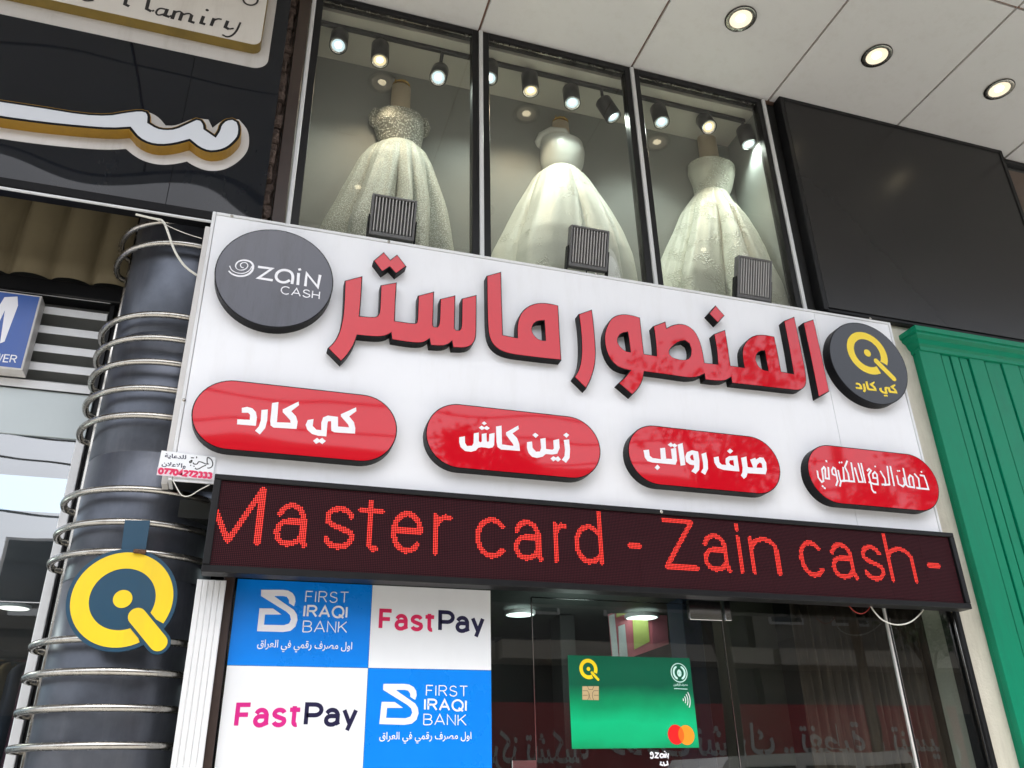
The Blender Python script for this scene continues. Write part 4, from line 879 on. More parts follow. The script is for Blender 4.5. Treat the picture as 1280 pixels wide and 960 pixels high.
# small white words on the door under the card
dd = thing('door_decal', 'small white wallet decal on the glass door below the green card', 'decal', P(825, 950, YP))
zc = crop(600, 720, 3.556)
strokes([zc(p, YP-.001) for p in [sm_open([(757, 805), (765, 812), (772, 800), (765, 782), (757, 788), (762, 796)]), [(778, 786), (792, 788), (779, 806), (794, 808)], sm_open([(815, 808), (816, 792), (804, 790), (799, 800), (806, 808), (815, 803)]), [(821, 790), (821, 808)], [(821, 778), (821, 782)], [(826, 808), (827, 788), (836, 808), (837, 788)]]], .008, YP-.001, MAT['print_white'], 'lettering', dd)
strokes([zc(p, YP-.001) for p in [[(805, 825), (802, 838), (815, 842)], [(815, 826), (820, 842), (835, 838), (832, 822)]]], .008, YP-.001, MAT['print_white'], 'lettering', dd)
# things inside the shop
def room_lamp(px, py, Y, z, r, label, m='room_lamp'):
    p = PZ(px, py, z)
    t = thing('ceiling_lamp', label, 'lamp', (p[0], p[1], z), None)
    MB().lathe([(0, -.03), (r*.9, -.03)], (p[0], p[1], z), 28).build('diffuser', MAT[m], t)
    MB().lathe([(r*.9, -.032), (r, -.026), (r, 0)], (p[0], p[1], z), 28).build('rim', MAT['white_alu'], t, True)
room_lamp(650, 764, 6, 2.93, .13, 'round white ceiling lamp inside the shop just right of the posters')
room_lamp(802, 768, 6, 2.93, .15, 'round white ceiling lamp inside the shop in front of the hanging poster')
l = bpy.data.lights.new('room_light', 'POINT'); l.energy = 3.5; l.color = (.85, 1, .93); l.shadow_soft_size = .15; lo_ = bpy.data.objects.new('room_light', l); COL.objects.link(lo_); lo_.location = (2.55, 6.3, 2.5)
YI = 6.8
hp = thing('hanging_poster', 'colourful tilted poster hanging inside the shop above the green card', 'poster', P(815, 800, YI))
def quad(pts, Y, m, nm, par, dy=0): V = [P(x, y, Y+dy) for x, y in pts]; Vb = [(v[0], v[1]+.006, v[2]) for v in V]; return mk(nm, V+Vb, [(0, 1, 2, 3), (7, 6, 5, 4), (0, 4, 5, 1), (1, 5, 6, 2), (2, 6, 7, 3), (3, 7, 4, 0)], m, par)
mat('hp_rose', (.62, .16, .20), .5, var=.35, vs=9); mat('hp_lime', (.6, .64, .18), .5, var=.3, vs=9); mat('hp_pale', (.75, .76, .78), .5, var=.2, vs=7); mat('hp_plum', (.42, .11, .15), .5, var=.3, vs=7)
quad([(760, 768), (832, 738), (836, 805), (766, 830)], YI, MAT['hp_rose'], 'sheet', hp)
quad([(761, 770), (768, 767), (774, 829), (767, 832)], YI, MAT['hp_pale'], 'edge_stripe', hp, -.008)
quad([(790, 756), (808, 749), (812, 802), (793, 812)], YI, MAT['hp_lime'], 'yellow_panel', hp, -.008)
quad([(773, 783), (781, 780), (785, 822), (775, 826)], YI, MAT['hp_pale'], 'arch_panel', hp, -.010)
quad([(770, 762), (832, 738), (833, 746), (771, 772)], YI, MAT['hp_lime'], 'top_stripe', hp, -.009)
quad([(814, 748), (832, 742), (835, 800), (816, 806)], YI, MAT['hp_plum'], 'plum_panel', hp, -.010)
for k, (xa, xb, Yq, m, lab) in enumerate(((703, 722, 6.9, 'interior_dark', 'dark square column inside the shop behind the door glass'), (862, 885, 6.0, 'navy_panel', 'tall navy panel inside the shop right of the hanging poster'), (920, 980, 5.9, 'olive_panel', 'tall olive grey partition inside the shop left of the curtain'))):
    if m == 'navy_panel': mat(m, (.015, .025, .05), .4, var=.2)
    if m == 'olive_panel': mat(m, (.09, .09, .07), .6, var=.2)
    a, b = P(xa, 850, Yq)[0], P(xb, 850, Yq)[0]
    o = box('partition', a, b, Yq, Yq+.25, .03, 2.94, MAT[m], None, .005); tag(o, lab, 'partition')
# curtain
xa, xb = P(1000, 850, YG+.45)[0], P(1215, 850, YG+.4)[0]+.25
V = []; F = []; n = 340
for i in range(n+1):
    x = xa+(xb-xa)*i/n; ph = i*.42+.6*math.sin(i*.09)
    y = YG+.42+.028*math.sin(ph)+.01*math.sin(ph*2.3)
    for z in (0.05, 1.5, 2.93): V.append((x+.01*math.sin(z*3+i*.1), y, z))
for i in range(n):
    for j in range(2): F.append((i*3+j, (i+1)*3+j, (i+1)*3+j+1, i*3+j+1))
o = mk('curtain', V, F, MAT['curtain'], None, True); sol = o.modifiers.new('thickness', 'SOLIDIFY'); sol.thickness = .003
tag(o, 'dark brown pleated curtain behind the right shop glass', 'curtain')
# ------------------------------------------------------------------ cables
def cable(pts, r, m, label, Y=None):
    P3 = [P(a, b, c_) for a, b, c_ in pts]; P3 = [tuple(v) for v in sm3(P3)]
    o = MB().tube(P3, r, 8).build('cable', MAT[m], None, True); return tag(o, label, 'cable')
def sm3(p, it=2):
    for _ in range(it):
        o = [p[0]]
        for i in range(len(p)-1):
            a, b = np.array(p[i]), np.array(p[i+1]); o += [tuple(a*.75+b*.25), tuple(a*.25+b*.75)]
        p = o+[p[-1]]
    return p
cable([(1088, 757, YL+.07), (1093, 765, YL+.06), (1103, 776, YL+.05), (1120, 782, YL+.05), (1138, 779, YL+.06), (1153, 765, YL+.07), (1154, 760, YL+.08)], .0045, 'cable_white', 'white cable looping below the right end of the ticker')
cable([(1060, 756, YL+.08), (1068, 765, YL+.08), (1078, 768, YL+.08), (1086, 762, YL+.08), (1088, 757, YL+.08)], .003, 'cable_red', 'thin red wire looping left of the white cable')
cable([(170, 268, 4.46), (195, 274, 4.44), (204, 275, 4.43), (210, 290, 4.43), (217, 312, 4.43), (230, 333, 4.43), (246, 344, 4.44)], .007, 'cable_white', 'thick white cable curving down over the top of the column')
cable([(196, 275, 4.45), (215, 285, 4.44), (235, 293, 4.43), (252, 298, 4.45)], .0025, 'cable_white', 'thin white wire crossing behind the thick cable')
cable([(216, 600, 4.40), (222, 612, 4.38), (228, 621, 4.38), (238, 620, 4.38), (248, 613, 4.38), (262, 606, 4.37)], .0028, 'cable_white', 'thin white string hanging under the phone number card')
# phone number card
YC = YS-.012
c15 = crop(190, 555, 15.06)
pc = thing('advert_card', 'small white advertiser card with red phone number by the sign corner', 'card', P(232, 600, YC))
q4 = c15([(180, 122), (1205, 250), (1135, 680), (85, 585)], YC); plate([q4], YC-.0015, YC, MAT['poster_white'], 'sheet', pc)
L, W = layout('07704272333', .16)
a, b = np.array(c15([(125, 555)], YC)[0]), np.array(c15([(1112, 645)], YC)[0]); up_ = np.array(c15([(140, 462)], YC)[0])-a
mat('pink', (.75, .60, .66), .5, var=.05)
plate([c15([(108, 440), (1150, 548), (1135, 676), (88, 582)], YC)], YC-.0022, YC-.0016, MAT['pink'], 'number_band', pc)
strokes([[tuple(a+(b-a)*u/W+up_*v) for u, v in st] for st in L], .011, YC-.0026, MAT['crimson'], 'lettering', pc)
def slant_text(s, p0, p1, ptop, m, bold):
    a, b, h = [np.array(c15([q], YC)[0]) for q in (p0, p1, ptop)]
    o = font_text(shape(s), 0, 1, 0, 1, 0, m, 'lettering', pc, bold)
    for v in o.data.vertices:
        u, w_ = v.co.x+WL[pc.name][0], v.co.z+WL[pc.name][2]; q = a+(b-a)*u+(h-a)*w_
        v.co = (q[0]-WL[pc.name][0], YC-.0018-WL[pc.name][1], q[1]-WL[pc.name][2])
slant_text('للدعاية', (235, 275), (640, 310), (245, 175), MAT['navy'], .03)
slant_text('والاعلان', (175, 430), (630, 480), (190, 325), MAT['navy'], .03)
kk = .0055
strokes([c15(p, YC-.002) for p in [sm_open([(1040, 385), (1035, 260), (1060, 250), (1120, 290), (1150, 370), (1130, 430), (1080, 455), (1040, 450)]), sm_open([(1070, 375), (1010, 380), (960, 350), (890, 330), (870, 340), (850, 380), (790, 380), (770, 350)]), sm_open([(1020, 400), (960, 420), (880, 470), (830, 475), (810, 450)]), sm_open([(700, 350), (740, 350), (760, 300), (720, 320), (700, 345)]), [(735, 260), (790, 262)], [(840, 235), (840, 270)], [(780, 425), (800, 415)], [(720, 395), (735, 410)]]], kk, YC-.0019, MAT['print_black'], 'lettering', pc)
# ------------------------------------------------------------------ column with steel hoops
CXc, CYc, CR = -.545, 5.03, .372
colm = thing('clad_column', 'round dark metal clad column wrapped by steel hoops', 'column', (CXc, CYc, 0))
zs_ = [0, 1.42, 2.62, 3.30, 4.05, 5.2]
for i in range(len(zs_)-1):
    MB().lathe([(CR-.004, zs_[i]), (CR, zs_[i]+.006), (CR, zs_[i+1]-.006), (CR-.004, zs_[i+1])], (CXc, CYc, 0), 64).build('cladding_sheet', MAT['column_clad'], colm, True)
hy = [(197, 278), (197, 304), (197, 393), (190, 422), (190, 452), (185, 485), (180, 519), (169, 611), (169, 652.5), (169, 690), (169, 799), (169, 840), (165, 885), (165, 932)]
RR = CR+.076
for k, (hx, hyy) in enumerate(hy):
    # where the sight line meets the hoop cylinder
    d = ray(hx, hyy); A = d[0]**2+d[1]**2; B = -2*(d[0]*CXc+d[1]*CYc); C_ = CXc**2+CYc**2-RR**2; tt = (-B-math.sqrt(max(0, B*B-4*A*C_)))/(2*A); z = d[2]*tt+CAM[2]
    pts = [(CXc+RR*math.cos(math.radians(a_)), CYc+RR*math.sin(math.radians(a_)), z) for a_ in range(178, 366, 5)]
    e = pts[0]; pts = [(e[0]+.07, e[1]+.09, z), (e[0]+.025, e[1]+.055, z), (e[0]+.003, e[1]+.022, z)]+pts
    MB().tube(pts, .0185, 12).build('hoop', MAT['steel'], colm, True)
box('fixing_bar', CXc-RR-.0+.045, CXc-RR+.085, CYc+.06, CYc+.10, 0, 5.2, MAT['steel'], colm, .004)
structure(box('column_wall', CXc-CR-.10, CXc+.6, CYc+.26, CYc+.5, 0, 4.6, MAT['frame_black']))
# Q board hung on the hoops
YQ = CYc-RR-.045; cq = crop(60, 640, 5.05)
e = [cq([p], YQ)[0] for p in ((108, 590), (820, 510), (463, 228), (463, 885))]
qcx, qcz = (e[0][0]+e[1][0])/2, (e[2][1]+e[3][1])/2; qrr = ((e[1][0]-e[0][0])+(e[2][1]-e[3][1]))/4
qb = thing('hanging_board', 'yellow and teal Q shaped board hung on the column hoops', 'sign', (qcx, YQ, qcz-qrr))
def capsule(p, q, r):
    d = math.atan2(q[1]-p[1], q[0]-p[0])
    return [(p[0]+r*math.cos(d+math.radians(a)), p[1]+r*math.sin(d+math.radians(a))) for a in range(90, 271, 15)]+[(q[0]+r*math.cos(d+math.radians(a)), q[1]+r*math.sin(d+math.radians(a))) for a in range(-90, 91, 15)]
t1, t2 = cq([(563, 660)], YQ)[0], cq([(698, 825)], YQ)[0]; tr = (cq([(755, 825)], YQ)[0][0]-t2[0])
plate([circle_pts(qcx, qcz, qrr)], YQ, YQ+.02, MAT['teal_board'], 'board', qb)
plate([capsule(t1, t2, tr*1.35)], YQ-.004, YQ+.016, MAT['teal_board'], 'board_tail', qb)
cy_ = cq([(463, 560)], YQ)[0]; Ro = qrr*.925; Ri = qrr*.60
d = math.atan2(t2[1]-t1[1], t2[0]-t1[0])
aend = math.degrees(d); strokes([arc(qcx, qcz, (Ro+Ri)/2, (Ro+Ri)/2, aend+17, aend+360-15, 64)], Ro-Ri, YQ-.0015, MAT['yellow_board'], 'yellow_ring', qb)
plate([circle_pts(qcx, qcz, qrr*.175, 32)], YQ-.0022, YQ-.0004, MAT['yellow_board'], 'yellow_dot', qb)
plate([capsule(t1, t2, tr)], YQ-.0062, YQ-.0045, MAT['yellow_board'], 'yellow_tail', qb)
s4 = cq([(485, 48), (645, 52), (612, 260), (458, 260)], YQ); plate([s4], YQ+.006, YQ+.019, MAT['teal_board'], 'hanger_strap', qb)
mat('rust', (.12, .06, .03), .9, var=.4, vs=50, bump=.01, bs=90)
r_ = cq([(580, 255)], YQ)[0]; MB().box(r_[0]-.03, r_[0]+.03, YQ-.02, YQ-.001, r_[1]-.008, r_[1]+.012, .004).build('rusty_clip', MAT['rust'], qb)
# ------------------------------------------------------------------ glossy black sign of the left shop
YB = 4.46
bz0 = (P(330, 283, YB)[2]+P(0, 236, YB)[2])/2; bx1 = P(345, 140, YB)[0]
bs_ = thing('fascia_sign', 'glossy black shop fascia with gold edged white lettering top left', 'sign', ((bx1-2)/2-1, YB, bz0))
xx = [-4.2, -2.9, P(232, 250, YB)[0], bx1]; xx = [-4.2, -2.2, -1.2, bx1]
xseam = P(208, 250, YB)[0]
for a_, b_ in ((-4.2, -1.9), (-1.9, xseam), (xseam, bx1)): box('gloss_panel', a_+.001, b_-.001, YB, YB+.012, bz0+.06, ZSOF-.06, MAT['black_gloss'], bs_, .001)
box('lower_lip', -4.2, bx1, YB-.012, YB+.10, bz0-.0, bz0+.058, MAT['can_black'], bs_, .004)
box('base_strip', -4.2, bx1, YB-.004, YB+.012, bz0-.014, bz0-.001, MAT['white_alu'], bs_, .002)
box('carcass', -4.2, bx1-.003, YB+.0135, YB+.115, bz0+.059, ZSOF-.06, MAT['frame_black'], bs_)
# big white letter
YB1 = YB-.085; cb = crop(0, 100, 3.879)
SEEN = [(-420, 20), (-200, 60), (-20, 92), (200, 125), (400, 158), (520, 164), (600, 150), (680, 140), (718, 150), (733, 172), (731, 205), (765, 226), (800, 233), (845, 230), (900, 205), (950, 182), (982, 190), (1000, 215), (1002, 236), (1040, 262), (1053, 242), (1060, 215), (1088, 188), (1128, 182), (1160, 200), (1172, 232), (1168, 275), (1145, 305), (1110, 335), (1065, 352), (1010, 355), (960, 335), (917, 300), (850, 318), (780, 325), (720, 316), (665, 288), (625, 240), (540, 245), (400, 235), (200, 215), (-20, 185), (-200, 150), (-420, 110)]
sn = cb(SEEN, YB1); sn = smooth_loop(sn, 1, 40)
bl = thing('raised_letter', 'large white wavy letter with gold sides on the black fascia', 'letter', (sn[0][0]+1, YB, min(p[1] for p in sn)))
plate([sn], YB1, YB-.0055, MAT['gold_side'], 'gold_side', bl)
plate([off(sn, -.004)], YB1-.0015, YB1-.0004, MAT['can_black'], 'dark_rim', bl)
plate([off(sn, -.020)], YB1-.003, YB1-.0017, MAT['letter_white'], 'face', bl)
bk = [p for p in sn]
def dense_off(p, d):
    q = off(p, d); return q
# backing plate: outline swollen by 55 mm, built as ribbon of the hull of the letter
BACK = [(-420, -20), (-20, 55), (200, 85), (400, 118), (520, 124), (680, 98), (760, 130), (800, 178), (850, 180), (940, 140), (1010, 150), (1030, 190), (1090, 145), (1160, 150), (1205, 200), (1212, 260), (1200, 310), (1150, 362), (1080, 398), (1000, 400), (930, 370), (905, 352), (850, 365), (770, 370), (690, 350), (640, 320), (605, 290), (520, 295), (400, 288), (200, 268), (-20, 238), (-420, 165)]
bkp = smooth_loop(cb(BACK, YB1), 2, 50)
dy_ = -.0
plate([[(x, z+dy_) for x, z in bkp]], YB-.005, YB-.0005, MAT['plate_white'], 'backing_plate', bl)
# upper name board
c1 = lambda pts, Y: [XZ(x, y, Y) for x, y in pts]
YB2 = YB-.085
f0 = XZ(309, 55, YB2); xr = XZ(333, 10, YB2)[0]; zbot = (XZ(84, 6, YB2)[1]+XZ(237, 37, YB2)[1]+f0[1])/3
def rrect(x0, x1, z0, z1, r): return arc(x1-r, z0+r, r, r, -90, 0, 8)+arc(x1-r, z1-r, r, r, 0, 90, 8)+arc(x0+r, z1-r, r, r, 90, 180, 8)+arc(x0+r, z0+r, r, r, 180, 270, 8)
nb = thing('name_board', 'cream name board with gold sides and dark script at the top left', 'sign', (-1.3, YB, zbot))
plate([rrect(-3.2, xr, zbot, zbot+1.2, .06)], YB2, YB-.0055, MAT['gold_side_dull'], 'gold_side', nb)
plate([rrect(-3.197, xr-.003, zbot+.003, zbot+1.197, .058)], YB2-.002, YB2-.0004, MAT['cream_face'], 'face', nb)
zb2 = (XZ(309, 82, YB)[1]+XZ(0, 19, YB)[1])/2; xr2 = XZ(342, 30, YB)[0]
plate([rrect(-3.4, xr2, zb2, zb2+1.4, .10)], YB-.005, YB-.0005, MAT['plate_white'], 'backing_plate', nb)
cl_ = crop(0, 0, 3.765); yl_ = YB2-.0027; k1 = abs(cl_([(100, 0)], yl_)[0][0]-cl_([(0, 0)], yl_)[0][0])/100
thick = [[(598, -20), (588, 20), (608, 30)], [(705, -20), (690, 42), (712, 54)], [(788, 42), (776, 72), (797, 80)], [(824, 50), (810, 90)], [(858, 60), (845, 97)], [(903, 70), (893, 100), (915, 108)], [(958, 76), (946, 108), (966, 115)], [(1008, 86), (993, 122)], [(1072, 98), (1060, 128), (1078, 138)]]
thin = [[(778, 44), (750, 38), (732, 58), (742, 74), (774, 66)], [(818, 62), (845, 52), (858, 62)], [(853, 72), (888, 62), (903, 72)], [(1000, 100), (1025, 88), (1044, 92)], [(1078, 138), (1100, 134)], [(1132, 106), (1108, 158), (1072, 178), (1046, 164)], [(1140, -15), (1150, 18), (1185, 28), (1213, 14), (1214, -15)], [(380, -10), (400, 6), (440, 2)], [(715, 54), (726, 50)], [(797, 80), (808, 74)]]
strokes([cl_(p, yl_) for p in thick], 20*k1, yl_, MAT['print_black'], 'lettering', nb)
strokes([cl_(sm_open(p), yl_) for p in thin], 12*k1, yl_-.0014, MAT['print_black'], 'lettering', nb)
d0 = cl_([(975, 48)], yl_)[0]; plate([circle_pts(d0[0], d0[1], 10*k1, 12)], yl_-.0012, yl_, MAT['print_black'], 'lettering', nb)
# ------------------------------------------------------------------ rough masonry edge and brown board between the two buildings
xa = bx1+.004; xb_ = P(356, 140, YG)[0]; xc = xj[0]-.016
mr2 = thing('masonry_edge', 'rough broken masonry strip between black fascia and display windows', 'wall', ((xa+xb_)/2, YG, 4.0))
box('core', xa-.05, xb_-.005, YG+.02, YG+.35, 3.2, ZSOF-.07, MAT['masonry'], mr2)
z = 4.0; rs = random.Random(4)
while z < ZSOF-.12:
    h = rs.uniform(.04, .16); V = []
    m_ = MB(); x0 = xa-.03+rs.uniform(0, .02); x1 = xb_-rs.uniform(.0, .03); y0 = YG-.02-rs.uniform(0, .05)
    m_.box(x0, x1, y0, YG+.019, z+.006, z+h, .012)
    m_.V = [(v[0]+rs.uniform(-.006, .006), v[1]+(rs.uniform(-.008, .008) if v[1] < YG else 0), v[2]+rs.uniform(-.005, .005)) for v in m_.V]
    m_.build('stone', MAT['masonry'], mr2); z += h
o = box('brown_board', xb_+.002, xc-.003, YG-.06, YG+.2, 3.5, ZSOF-.004, MAT['frame_brown'], None, .006); tag(o, 'dark brown upright board left of the display windows', 'board')
# ------------------------------------------------------------------ beige wall and green shutter housing on the right
yw_ = YG-.02
gxb = P(1152, 442, YG-.13)[0]
structure(box('right_wall', gx1+.036, gxb+.4, yw_, YG+.3, 0, gz1, MAT['stucco']))
bw = structure(box('right_wall', sx1-.10, gxb+.4, yw_, YG+.3, gz1+.001, P(1128, 402, yw_)[2], MAT['stucco']))
wcx = sx1+.01
tr_ = thing('corner_moulding', 'whitish moulded strip between the white sign and green shutter', 'trim', (wcx, yw_, 3.0))
zl0 = P(1185, 606, YG-.05)[2]
zm1 = P(1125, 410, YG-.05)[2]
box('strip', sx1+.004, sx1+.045, yw_-.075, yw_-.001, zl0, zm1, MAT['plate_white'], tr_, .008); box('strip', sx1+.047, sx1+.095, yw_-.045, yw_-.001, zl0, zm1, MAT['white_alu'], tr_, .004)
box('ledge', sx1+.0, sx1+.17, yw_-.095, yw_-.001, zl0-.045, zl0-.003, MAT['stucco'], tr_, .006)
YGR = YG-.11
gx = P(1152, 442, YGR)[0]; gzt = P(1152, 436, YGR)[2]
gs = thing('green_shutter', 'green painted metal shopfront with ribbed boards and cornice', 'shopfront', (gx+1, YGR, 0))
box('carcass', gx, gx+3.2, YGR+.045, YG+.05, 0, gzt, MAT['green_paint'], gs, .003)
edges = [P(px, 453, YGR)[0] for px in (1152.5, 1180, 1191, 1202, 1213, 1232, 1252, 1273)]
wv = edges[-1]-edges[-2]; edges += [edges[-1]+wv*(k+1) for k in range(9)]
zpan = P(1262, 586, YGR)[2]
for k in range(len(edges)-1):
    a_, b_ = edges[k], edges[k+1]; dd_ = (.0, .012, .006, .012, .0, .01, .0, .01)[k % 8]
    z0_ = 0 if k < 6 else zpan+.02
    box('board', a_+.002, b_-.014, YGR-.0+dd_*.8, YGR+.044, z0_, gzt-.004, MAT['green_paint'], gs, .003)
    if k >= 6: box('lower_board', a_+.002, b_-.003, YGR-.006, YGR+.044, 0, zpan, MAT['green_paint'], gs, .003)
cz_ = P(1143, 408, YGR-.07)[2]; gl_ = P(1128, 412, YGR-.07)[0]
prof = [(.0, -.17), (-.012, -.165), (-.012, -.135), (-.03, -.12), (-.045, -.085), (-.075, -.065), (-.075, -.045), (-.09, -.04), (-.09, 0), (.0, 0)]
V = []; F = []; n = len(prof)
for (xq, mm) in ((gx, -1), (gx+3.2, 0)):
    for (dy, dz_) in prof: V.append((xq+(dy if mm else 0), YGR+dy, cz_+dz_))
for i in range(n-1): F.append((i, i+1, n+i+1, n+i))
base_n = len(V)
for (dy, dz_) in prof: V.append((gx+dy, YG+.05, cz_+dz_))
for i in range(n-1): F.append((i+1, i, base_n+i, base_n+i+1))
mk('cornice', V, F, MAT['green_paint'], gs)
box('cornice_top', gx, gx+3.2, YGR, YG+.05, cz_-.17, cz_-.003, MAT['green_paint'], gs)
# ------------------------------------------------------------------ shop on the left: tarp, beam, louvre, blue sign, glazing
YT = 5.25
x0, x1 = P(-60, 300, YT)[0]-.6, P(158, 280, YT)[0]+.12
ztp, zbt = P(60, 238, YT)[2]+.35, P(60, 352, YT)[2]
V = []; F = []; n = 120
for i in range(n+1):
    u_ = i/n; x = x0+(x1-x0)*u_; ph = u_*2*math.pi*7
    for j in range(9):
        v_ = j/8; s_ = abs(math.sin(ph/2+.2*v_)); V.append((x+.07*v_, YT-.09*v_-.085*s_**.38, zbt+(ztp-zbt)*v_))
for i in range(n):
    for j in range(8): F.append((i*9+j, (i+1)*9+j, (i+1)*9+j+1, i*9+j+1))
o = mk('tarpaulin', V, F, MAT['tarp'], None, True); so_ = o.modifiers.new('thickness', 'SOLIDIFY'); so_.thickness = .004
tag(o, 'folded khaki tarpaulin hanging under the black fascia', 'tarpaulin')
zbm = P(60, 366, YT-.05)[2]
o = box('beam', x0, x1+.2, YT-.04, YT+.2, zbm, zbt-.002, MAT['frame_black'], None, .006); tag(o, 'black steel beam above the white louvre', 'beam')
lv = thing('louvre_panel', 'white aluminium louvre of broad slats beside the column', 'louvre', (x0+1, YT, P(60, 495, YT)[2]))
ends = [(143, 379), (138, 400.5), (128, 423), (121, 445.5), (116, 468), (112, 490.5)]
xe = np.mean([P(a_, b_, YT)[0] for a_, b_ in ends])
for a_, b_ in ends:
    z_ = P(a_, b_, YT)[2]
    m_ = MB(); m_.add([(x0, YT-.02, z_-.020), (x0, YT-.024, z_+.030), (x0, YT+.05, z_+.068), (x0, YT+.052, z_+.030), (xe, YT-.02, z_-.020), (xe, YT-.024, z_+.030), (xe, YT+.05, z_+.068), (xe, YT+.052, z_+.030)], [(0, 1, 5, 4), (1, 2, 6, 5), (2, 3, 7, 6), (3, 0, 4, 7), (0, 3, 2, 1), (4, 5, 6, 7)])
    m_.build('slat', MAT['white_alu'], lv)
zlt, zlb = P(143, 379, YT)[2]+.06, P(112, 490, YT)[2]-.02
box('backing', x0, xe, YT+.10, YT+.12, zlb, zlt, MAT['display_wall'], lv)
box('end_channel', xe+.001, xe+.03, YT+.0, YT+.10, zlb, zlt, MAT['frame_black'], lv, .002)
# blue sign
YBL = YT-.14
bt, bb = P(53, 370, YBL), P(28, 463, YBL); bxr = (bt[0]+bb[0])/2
bsn = thing('lightbox_sign', 'blue square lightbox sign with a white M cut by the left edge', 'sign', (bxr-.4, YBL, bb[2]))
box('case', bxr-.95, bxr, YBL, YBL+.11, bb[2], bt[2], MAT['plate_white'], bsn, .004)
box('face', bxr-.94, bxr-.012, YBL-.002, YBL-.0004, bb[2]+.012, bt[2]-.012, MAT['blue_sign'], bsn)
c0 = crop(0, 230, 3.554); yb_ = YBL-.003
m4 = c0([(-120, 700), (-118, 520), (-85, 500), (-40, 600), (20, 503), (78, 500), (80, 540), (20, 700), (0, 708), (22, 560), (-25, 660), (-55, 660), (-85, 560), (-88, 705)], yb_)
plate([m4], yb_-.0006, yb_+.0003, MAT['print_white'], 'letter_mark', bsn)
line_text('ER', (0+14/3.554, 230+789/3.554), (0+68/3.554, 230+794/3.554), (0+14/3.554, 230+757/3.554), yb_, .15, MAT['print_white'], 'lettering', bsn)
line_text('W', (0-22/3.554, 230+785/3.554), (0+5/3.554, 230+788/3.554), (0-22/3.554, 230+753/3.554), yb_, .15, MAT['print_white'], 'lettering', bsn)
# glazing of left shop
zg1 = zlb-.0; zfr = P(50, 545, YT)[2]
lg = thing('shop_window', 'tall shop window left of the column mirroring sky and rooftops', 'window', (x0+1, YT, 0))
box('fascia_band', x0, xe+.02, YT, YT+.03, zfr, zg1-.004, MAT['frosted'], lg, .002)
zsp = P(20, 752, YT)[2]; box('upper_pane', x0, xe+.02, YT+.012, YT+.020, zsp+.004, zfr-.002, MAT['boosted_glass'], lg); box('pane', x0, xe+.02, YT+.012, YT+.020, .1, zsp-.004, MAT['side_glass'], lg); box('glazing_bar', x0, xe+.02, YT+.008, YT+.024, zsp-.003, zsp+.003, MAT['chrome'], lg)  # pane split here so only the upper part carries the added strong reflectivity
xf1 = P(75, 700, YT)[0]
box('side_frame', xe-.02, xe+.03, YT-.02, YT+.06, .0, zfr-.003, MAT['white_alu'], lg, .004)
structure(box('left_shop_back', x0-1, xe+.3, 9.9, 10.0, 0, 4.4, MAT['interior_dark'])); structure(box('left_shop_ceiling', x0-1, xe+.3, YT+.15, 9.9, P(40, 706, 6.0)[2]+.0, P(40, 706, 6.0)[2]+.06, MAT['interior_dark']))
structure(box('left_shop_floor', x0-1, xe+.3, YT+.05, 9.9, .002, .03, MAT['interior_wall']))
zc_ = P(40, 706, 6.0)[2]
p = PZ(17, 760, zc_-.02); t = thing('ceiling_lamp', 'round warm ceiling lamp inside the left clothing shop', 'lamp', (p[0], p[1], zc_-.03))
MB().lathe([(0, -.012), (.11, -.012)], (p[0], p[1], zc_-.01), 28).build('diffuser', MAT['room_lamp_warm'], t); MB().lathe([(.11, -.014), (.125, -.008), (.125, .009)], (p[0], p[1], zc_-.01), 28).build('rim', MAT['white_alu'], t, True)
YR = 5.8
zr = P(40, 825, YR)[2]
o = MB().tube([(x0-.2, YR, zr), (xe+.2, YR, zr)], .014, 10).build('clothes_rail', MAT['chrome'], None, True); tag(o, 'chrome clothes rail inside the left shop', 'rail')
rn = random.Random(9)
for k, (px, m_, lab) in enumerate(((62, 'rose_cloth', 'burgundy garment on the rail nearest the column'), (48, 'rose_cloth', 'second burgundy garment on the rail'), (30, 'dark_cloth', 'dark garment hanging between burgundy and ochre ones'), (12, 'ochre_cloth', 'ochre garment on the rail at the left edge'), (-5, 'rose_cloth', 'burgundy garment cut by the left edge'))):
    x = P(px, 830, YR)[0]; V = []; F = []; nn = 28
    for j, (dz_, wy) in enumerate(((-.03, .03), (-.05, .12), (-.10, .22), (-.3, .23), (-.8, .26), (-1.0, .27))):
        for i in range(nn):
            th = 2*math.pi*i/nn; V.append((x+(.035+.012*math.sin(5*th+k)+.012*j)*math.cos(th), YR+wy*math.sin(th), zr+dz_+.01*math.sin(3*th)))
    for j in range(5):
        for i in range(nn): F.append((j*nn+i, j*nn+(i+1) % nn, (j+1)*nn+(i+1) % nn, (j+1)*nn+i))
    t = thing('hanging_garment', lab, 'garment', (x, YR, zr), 'garments on the rail of the left shop')
    mk('garment_body', V, F, MAT[m_], t, True)
    MB().tube([(x, YR, zr+.016), (x, YR+.012, zr+.006), (x, YR, zr-.03)], .003, 6).build('hanger_hook', MAT['chrome'], t, True)
l = bpy.data.lights.new('garment_fill_light', 'POINT'); l.energy = 5; l.color = (1, .9, .75); l.shadow_soft_size = .15; lo_ = bpy.data.objects.new('garment_fill_light', l); COL.objects.link(lo_); lo_.location = (p[0]-.2, 5.62, zc_-.25)  # fill lamp added by the rail to brighten the garments, not a fixture
